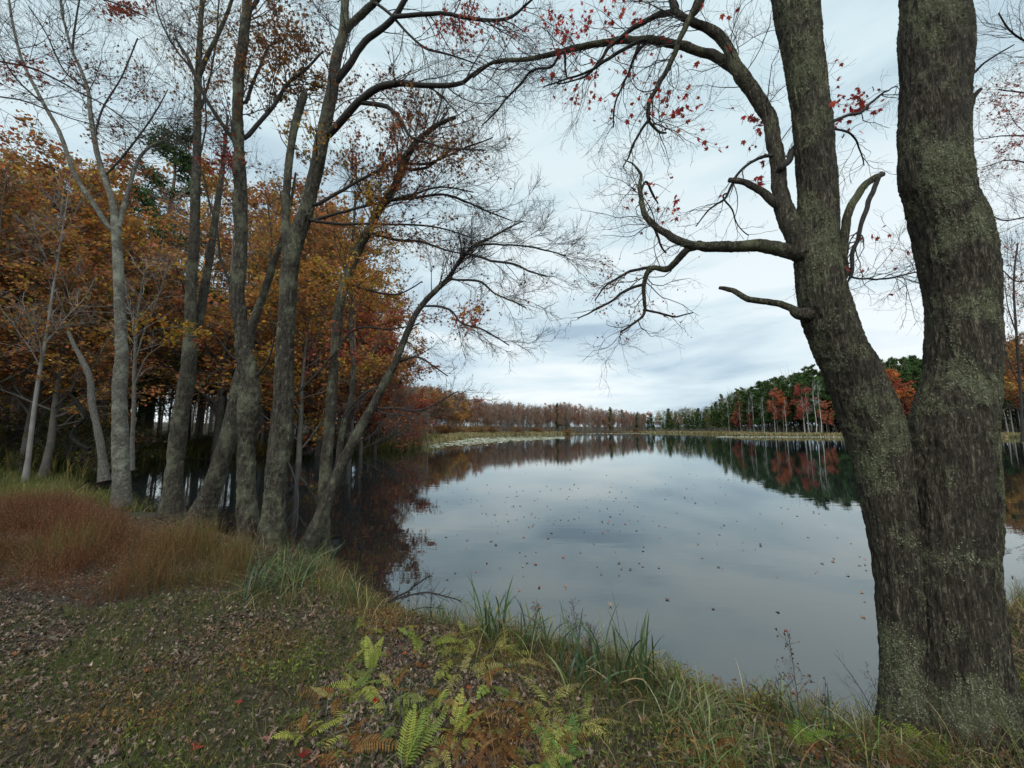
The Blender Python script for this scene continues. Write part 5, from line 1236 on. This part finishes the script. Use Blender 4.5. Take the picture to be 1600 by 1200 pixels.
# dry stalks ------------------------------------------------------------
def stalk(px, py, H, label, seed, nb=14, heads=60, hs=.006, leafc=None, lean=(0, 0), name='dry_stalk', cat='dry plant'):
    rg = np.random.default_rng(seed); q = gz(px, py)
    root = thing(name, label, cat, (q[0], q[1], q[2] - .02))
    s = np.linspace(0, 1, 12)
    P = np.stack([q[0] + lean[0] * s ** 1.5 * H, q[1] + lean[1] * s * H, q[2] - .02 + H * s], -1)
    P[:, :2] += np.cumsum(rg.normal(0, .004, (12, 2)), 0) * s[:, None]
    R = np.linspace(.003, .0012, 12)
    mb = MB(); tubes(mb, P[None], R[None], 5); mb.obj('stem', M_twig, root)
    P1, R1 = grow(P[None], R[None], nb, .4, 1, .35, 38, .12, .03, 7, .6, .0009, rg=rg, lmin=.04)
    P2, R2 = grow(P1, R1, nb * 4, .2, 1, .5, 40, .16, .03, 5, .7, .0006, rg=rg, lmin=.02)
    mb = MB(); tubes(mb, P1, R1, 4); tubes(mb, P2, R2, 3); mb.obj('twigs', M_twig, root)
    mb = MB(); C = P2[:, -1]; i = rg.integers(0, len(C), heads)
    V = np.array([[-.4, 0, 0], [0, 0, .4], [.4, 0, 0], [0, 0, -.4], [0, .9, 0], [0, -.6, 0]])
    F = np.array([[0, 1, 4], [1, 2, 4], [2, 3, 4], [3, 0, 4], [1, 0, 5], [2, 1, 5], [3, 2, 5], [0, 3, 5]])
    scatter(mb, C[i] + rg.normal(0, .003, (heads, 3)), hs * rg.uniform(.6, 1.3, heads), (V, [F]), rg=rg, col=pick([(.09, .055, .04), (.14, .09, .06), (.05, .035, .03)], heads, rg))
    mb.obj('seedheads', M_grass, root, smooth=False)
    if leafc:
        mb = MB(); C = P1.reshape(-1, 3); i = rg.integers(0, len(C), 9)
        scatter(mb, C[i], .035 * rg.uniform(.6, 1.2, 9), tmpl_curl(3), rg=rg, col=pick(leafc, 9, rg)); mb.obj('leaf_cluster', M_leaf, root, smooth=False)
stalk(672, 985, .50, 'tall brown seedy stalk rising behind the fallen branch', 1, 22, 120, .007)
stalk(650, 975, .46, 'thin brown stalk left of the tall seedy one', 2, 14, 50, .005)
stalk(838, 1035, .42, 'reddish seedy stalk in front of the open water', 3, 12, 50, .008, leafc=[(.3, .12, .08)])
stalk(905, 1050, .44, 'misty dry seedhead plant over the water', 4, 20, 220, .0055)
stalk(925, 1060, .36, 'smaller misty seedhead plant just right of the first', 5, 16, 140, .005)
stalk(1252, 1150, .52, 'red leaved dry stalk by the water left of the big maple', 6, 16, 60, .011, leafc=[(.3, .08, .06), (.2, .07, .04)])
stalk(1225, 1150, .34, 'short dark stalk beside the red leaved one', 7, 12, 40, .009)
stalk(1375, 1140, .46, 'slanting bare sapling stem left of the big maple', 8, 8, 8, .006, lean=(-.45, 0), name='bare_sapling', cat='sapling')
stalk(1388, 1150, .36, 'upright twiggy sapling at the foot of the big maple', 9, 12, 20, .006, lean=(-.1, 0), name='bare_sapling', cat='sapling')
stalk(624, 1175, .52, 'single thin pale stem rising through the ferns', 10, 2, 4, .004)
stalk(1290, 1150, .3, 'dark small stalk between the red leaved one and the sapling', 11, 10, 30, .009)

# fallen branch in the water
root = thing('fallen_branch', 'dark curved fallen branch lying at the water edge', 'branch', on(590, 955, .05))
for p in ([(588, 955, 5), (615, 935, 5), (640, 922, 4), (660, 907, 4), (672, 898, 3)], [(598, 948, 5), (630, 932, 4), (668, 926, 4), (700, 932, 3), (722, 940, 2)], [(592, 962, 4), (625, 957, 3), (660, 950, 2), (690, 950, 2)]):
    S = smooth_line([[*at(a, b, 4.25), w * .0022] for a, b, w in p], 16, jit=.015); mb = MB(); tubes(mb, S[None, :, :3], S[None, :, 3], 7)
    P1, R1 = grow(S[None, :, :3], S[None, :, 3], 18, .3, 1, .3, 45, .15, .04, 6, .6, .001, rg=RG); tubes(mb, P1, R1, 4)
    mb.obj('limb', M_branch, root)

# drifted leaves on the bank: the few red and pale ones that stand out
def lone(name, px, py, size, col, label, group, seed, z=None, tilt=.5):
    rg = np.random.default_rng(seed); q = gz(px, py) if z is None else on(px, py, z)
    mb = MB(); mb_t = tmpl_curl(seed % 8) if z is None else tmpl_maple(.12)
    scatter(mb, np.zeros((1, 3)), size, mb_t, upw=2.2, spread=tilt, rg=rg, col=pick([col], 1, rg, .1))
    o = mb.obj(name, M_red if z is None else M_float, smooth=False); o.location = (q[0], q[1], q[2] + (.03 if z is None else 0))
    return tag(o, label, 'leaf', group)
RL = [(378, 1105, .06, (.4, .05, .05), 'crimson fallen leaf lying alone in the turf left of the ferns'), (226, 1057, .07, (.36, .1, .05), 'rusty red fallen leaf at the left of the bank'), (420, 1160, .1, (.42, .22, .17), 'large pinkish curled leaf near the bottom left'), (298, 1180, .09, (.36, .06, .05), 'dark red fallen leaf at the bottom left edge'), (215, 1095, .08, (.5, .34, .22), 'pale tan fallen leaf in the left turf'), (140, 1050, .06, (.45, .37, .28), 'small cream fallen leaf in the left turf'), (25, 1028, .08, (.4, .18, .1), 'orange brown fallen leaf at the far left'), (90, 998, .06, (.42, .22, .17), 'pink brown fallen leaf at the edge of the rusty grass'), (588, 1100, .07, (.42, .03, .03), 'bright red leaf caught in the green fern'), (607, 1026, .05, (.44, .04, .05), 'red leaf left of the orange one beyond the fern patch'), (634, 1027, .05, (.6, .12, .05), 'bright orange leaf beyond the fern patch'), (626, 1015, .04, (.44, .05, .07), 'small crimson leaf beside the thin pale stem'), (733, 1085, .06, (.4, .1, .05), 'orange red leaf on top of the rusty fern'), (545, 932, .06, (.42, .17, .12), 'pink leaf caught on the sedge by the water'), (480, 1190, .08, (.26, .04, .04), 'dark crimson leaf at the bottom edge of the bank')]
for i, (px, py, s, c, lb) in enumerate(RL): lone('fallen_leaf', px, py, s, c, lb, 'bright leaves on the bank', 400 + i)

# floating leaves: every one an object of its own
rg = np.random.default_rng(31)
FL = [(833, 822), (770, 845), (776, 850), (812, 862), (822, 868), (712, 896), (843, 918), (883, 919), (810, 922), (761, 880), (743, 893), (976, 818), (968, 829), (939, 898), (953, 947), (1040, 937), (1028, 886), (1215, 902), (1218, 956), (1283, 879), (1276, 893), (1352, 940), (1348, 925), (1345, 963), (1186, 802), (1162, 860), (1098, 872), (1180, 858), (1189, 851), (960, 862), (969, 879), (934, 885), (966, 899), (1116, 952), (884, 915), (700, 905), (1275, 895), (1288, 820), (1345, 870), (1352, 882), (1222, 793), (1230, 795), (1262, 790)]
while len(FL) < 265:
    if rg.random() < .62: px, py = rg.normal(880, 120), rg.normal(790, 36)
    else: px, py = rg.uniform(650, 1360), rg.uniform(712, 900)
    if py < 708 or py > 905 or px < 640 or (px > 1330 and py < 800): continue
    if px < 700 and py > 860: continue
    FL.append((px, py))
for px in (1570, 1582, 1590, 1575, 1594): FL.append((px, rg.uniform(800, 905)))
protos = []
for k in range(5):
    mb = MB(); tm = tmpl_maple(.25) if k < 3 else tmpl_curl(k)
    scatter(mb, np.zeros((1, 3)), 1., tm, upw=30, spread=1, rg=rg, col=pick([[(.1, .04, .03), (.16, .05, .035), (.06, .04, .035), (.25, .08, .05), (.3, .2, .14)][k]], 1, rg))
    protos.append(mb.mesh('floating_leaf', M_float, False))
for i, (px, py) in enumerate(FL):
    q = on(px, py, .006); k = rg.choice(5, p=[.3, .22, .22, .16, .1])
    o = bpy.data.objects.new('floating_leaf', protos[k]); COL.objects.link(o)
    s = rg.uniform(.045, .095) * (1 + max(0, q[1] - 6) * .03); o.location = tuple(map(float, q)); o.scale = (s, s, s); o.rotation_euler = (rg.normal(0, .12), rg.normal(0, .12), rg.uniform(0, 6.28))
    tag(o, 'small fallen leaf floating on the still lake', 'leaf', 'leaves floating on the lake')
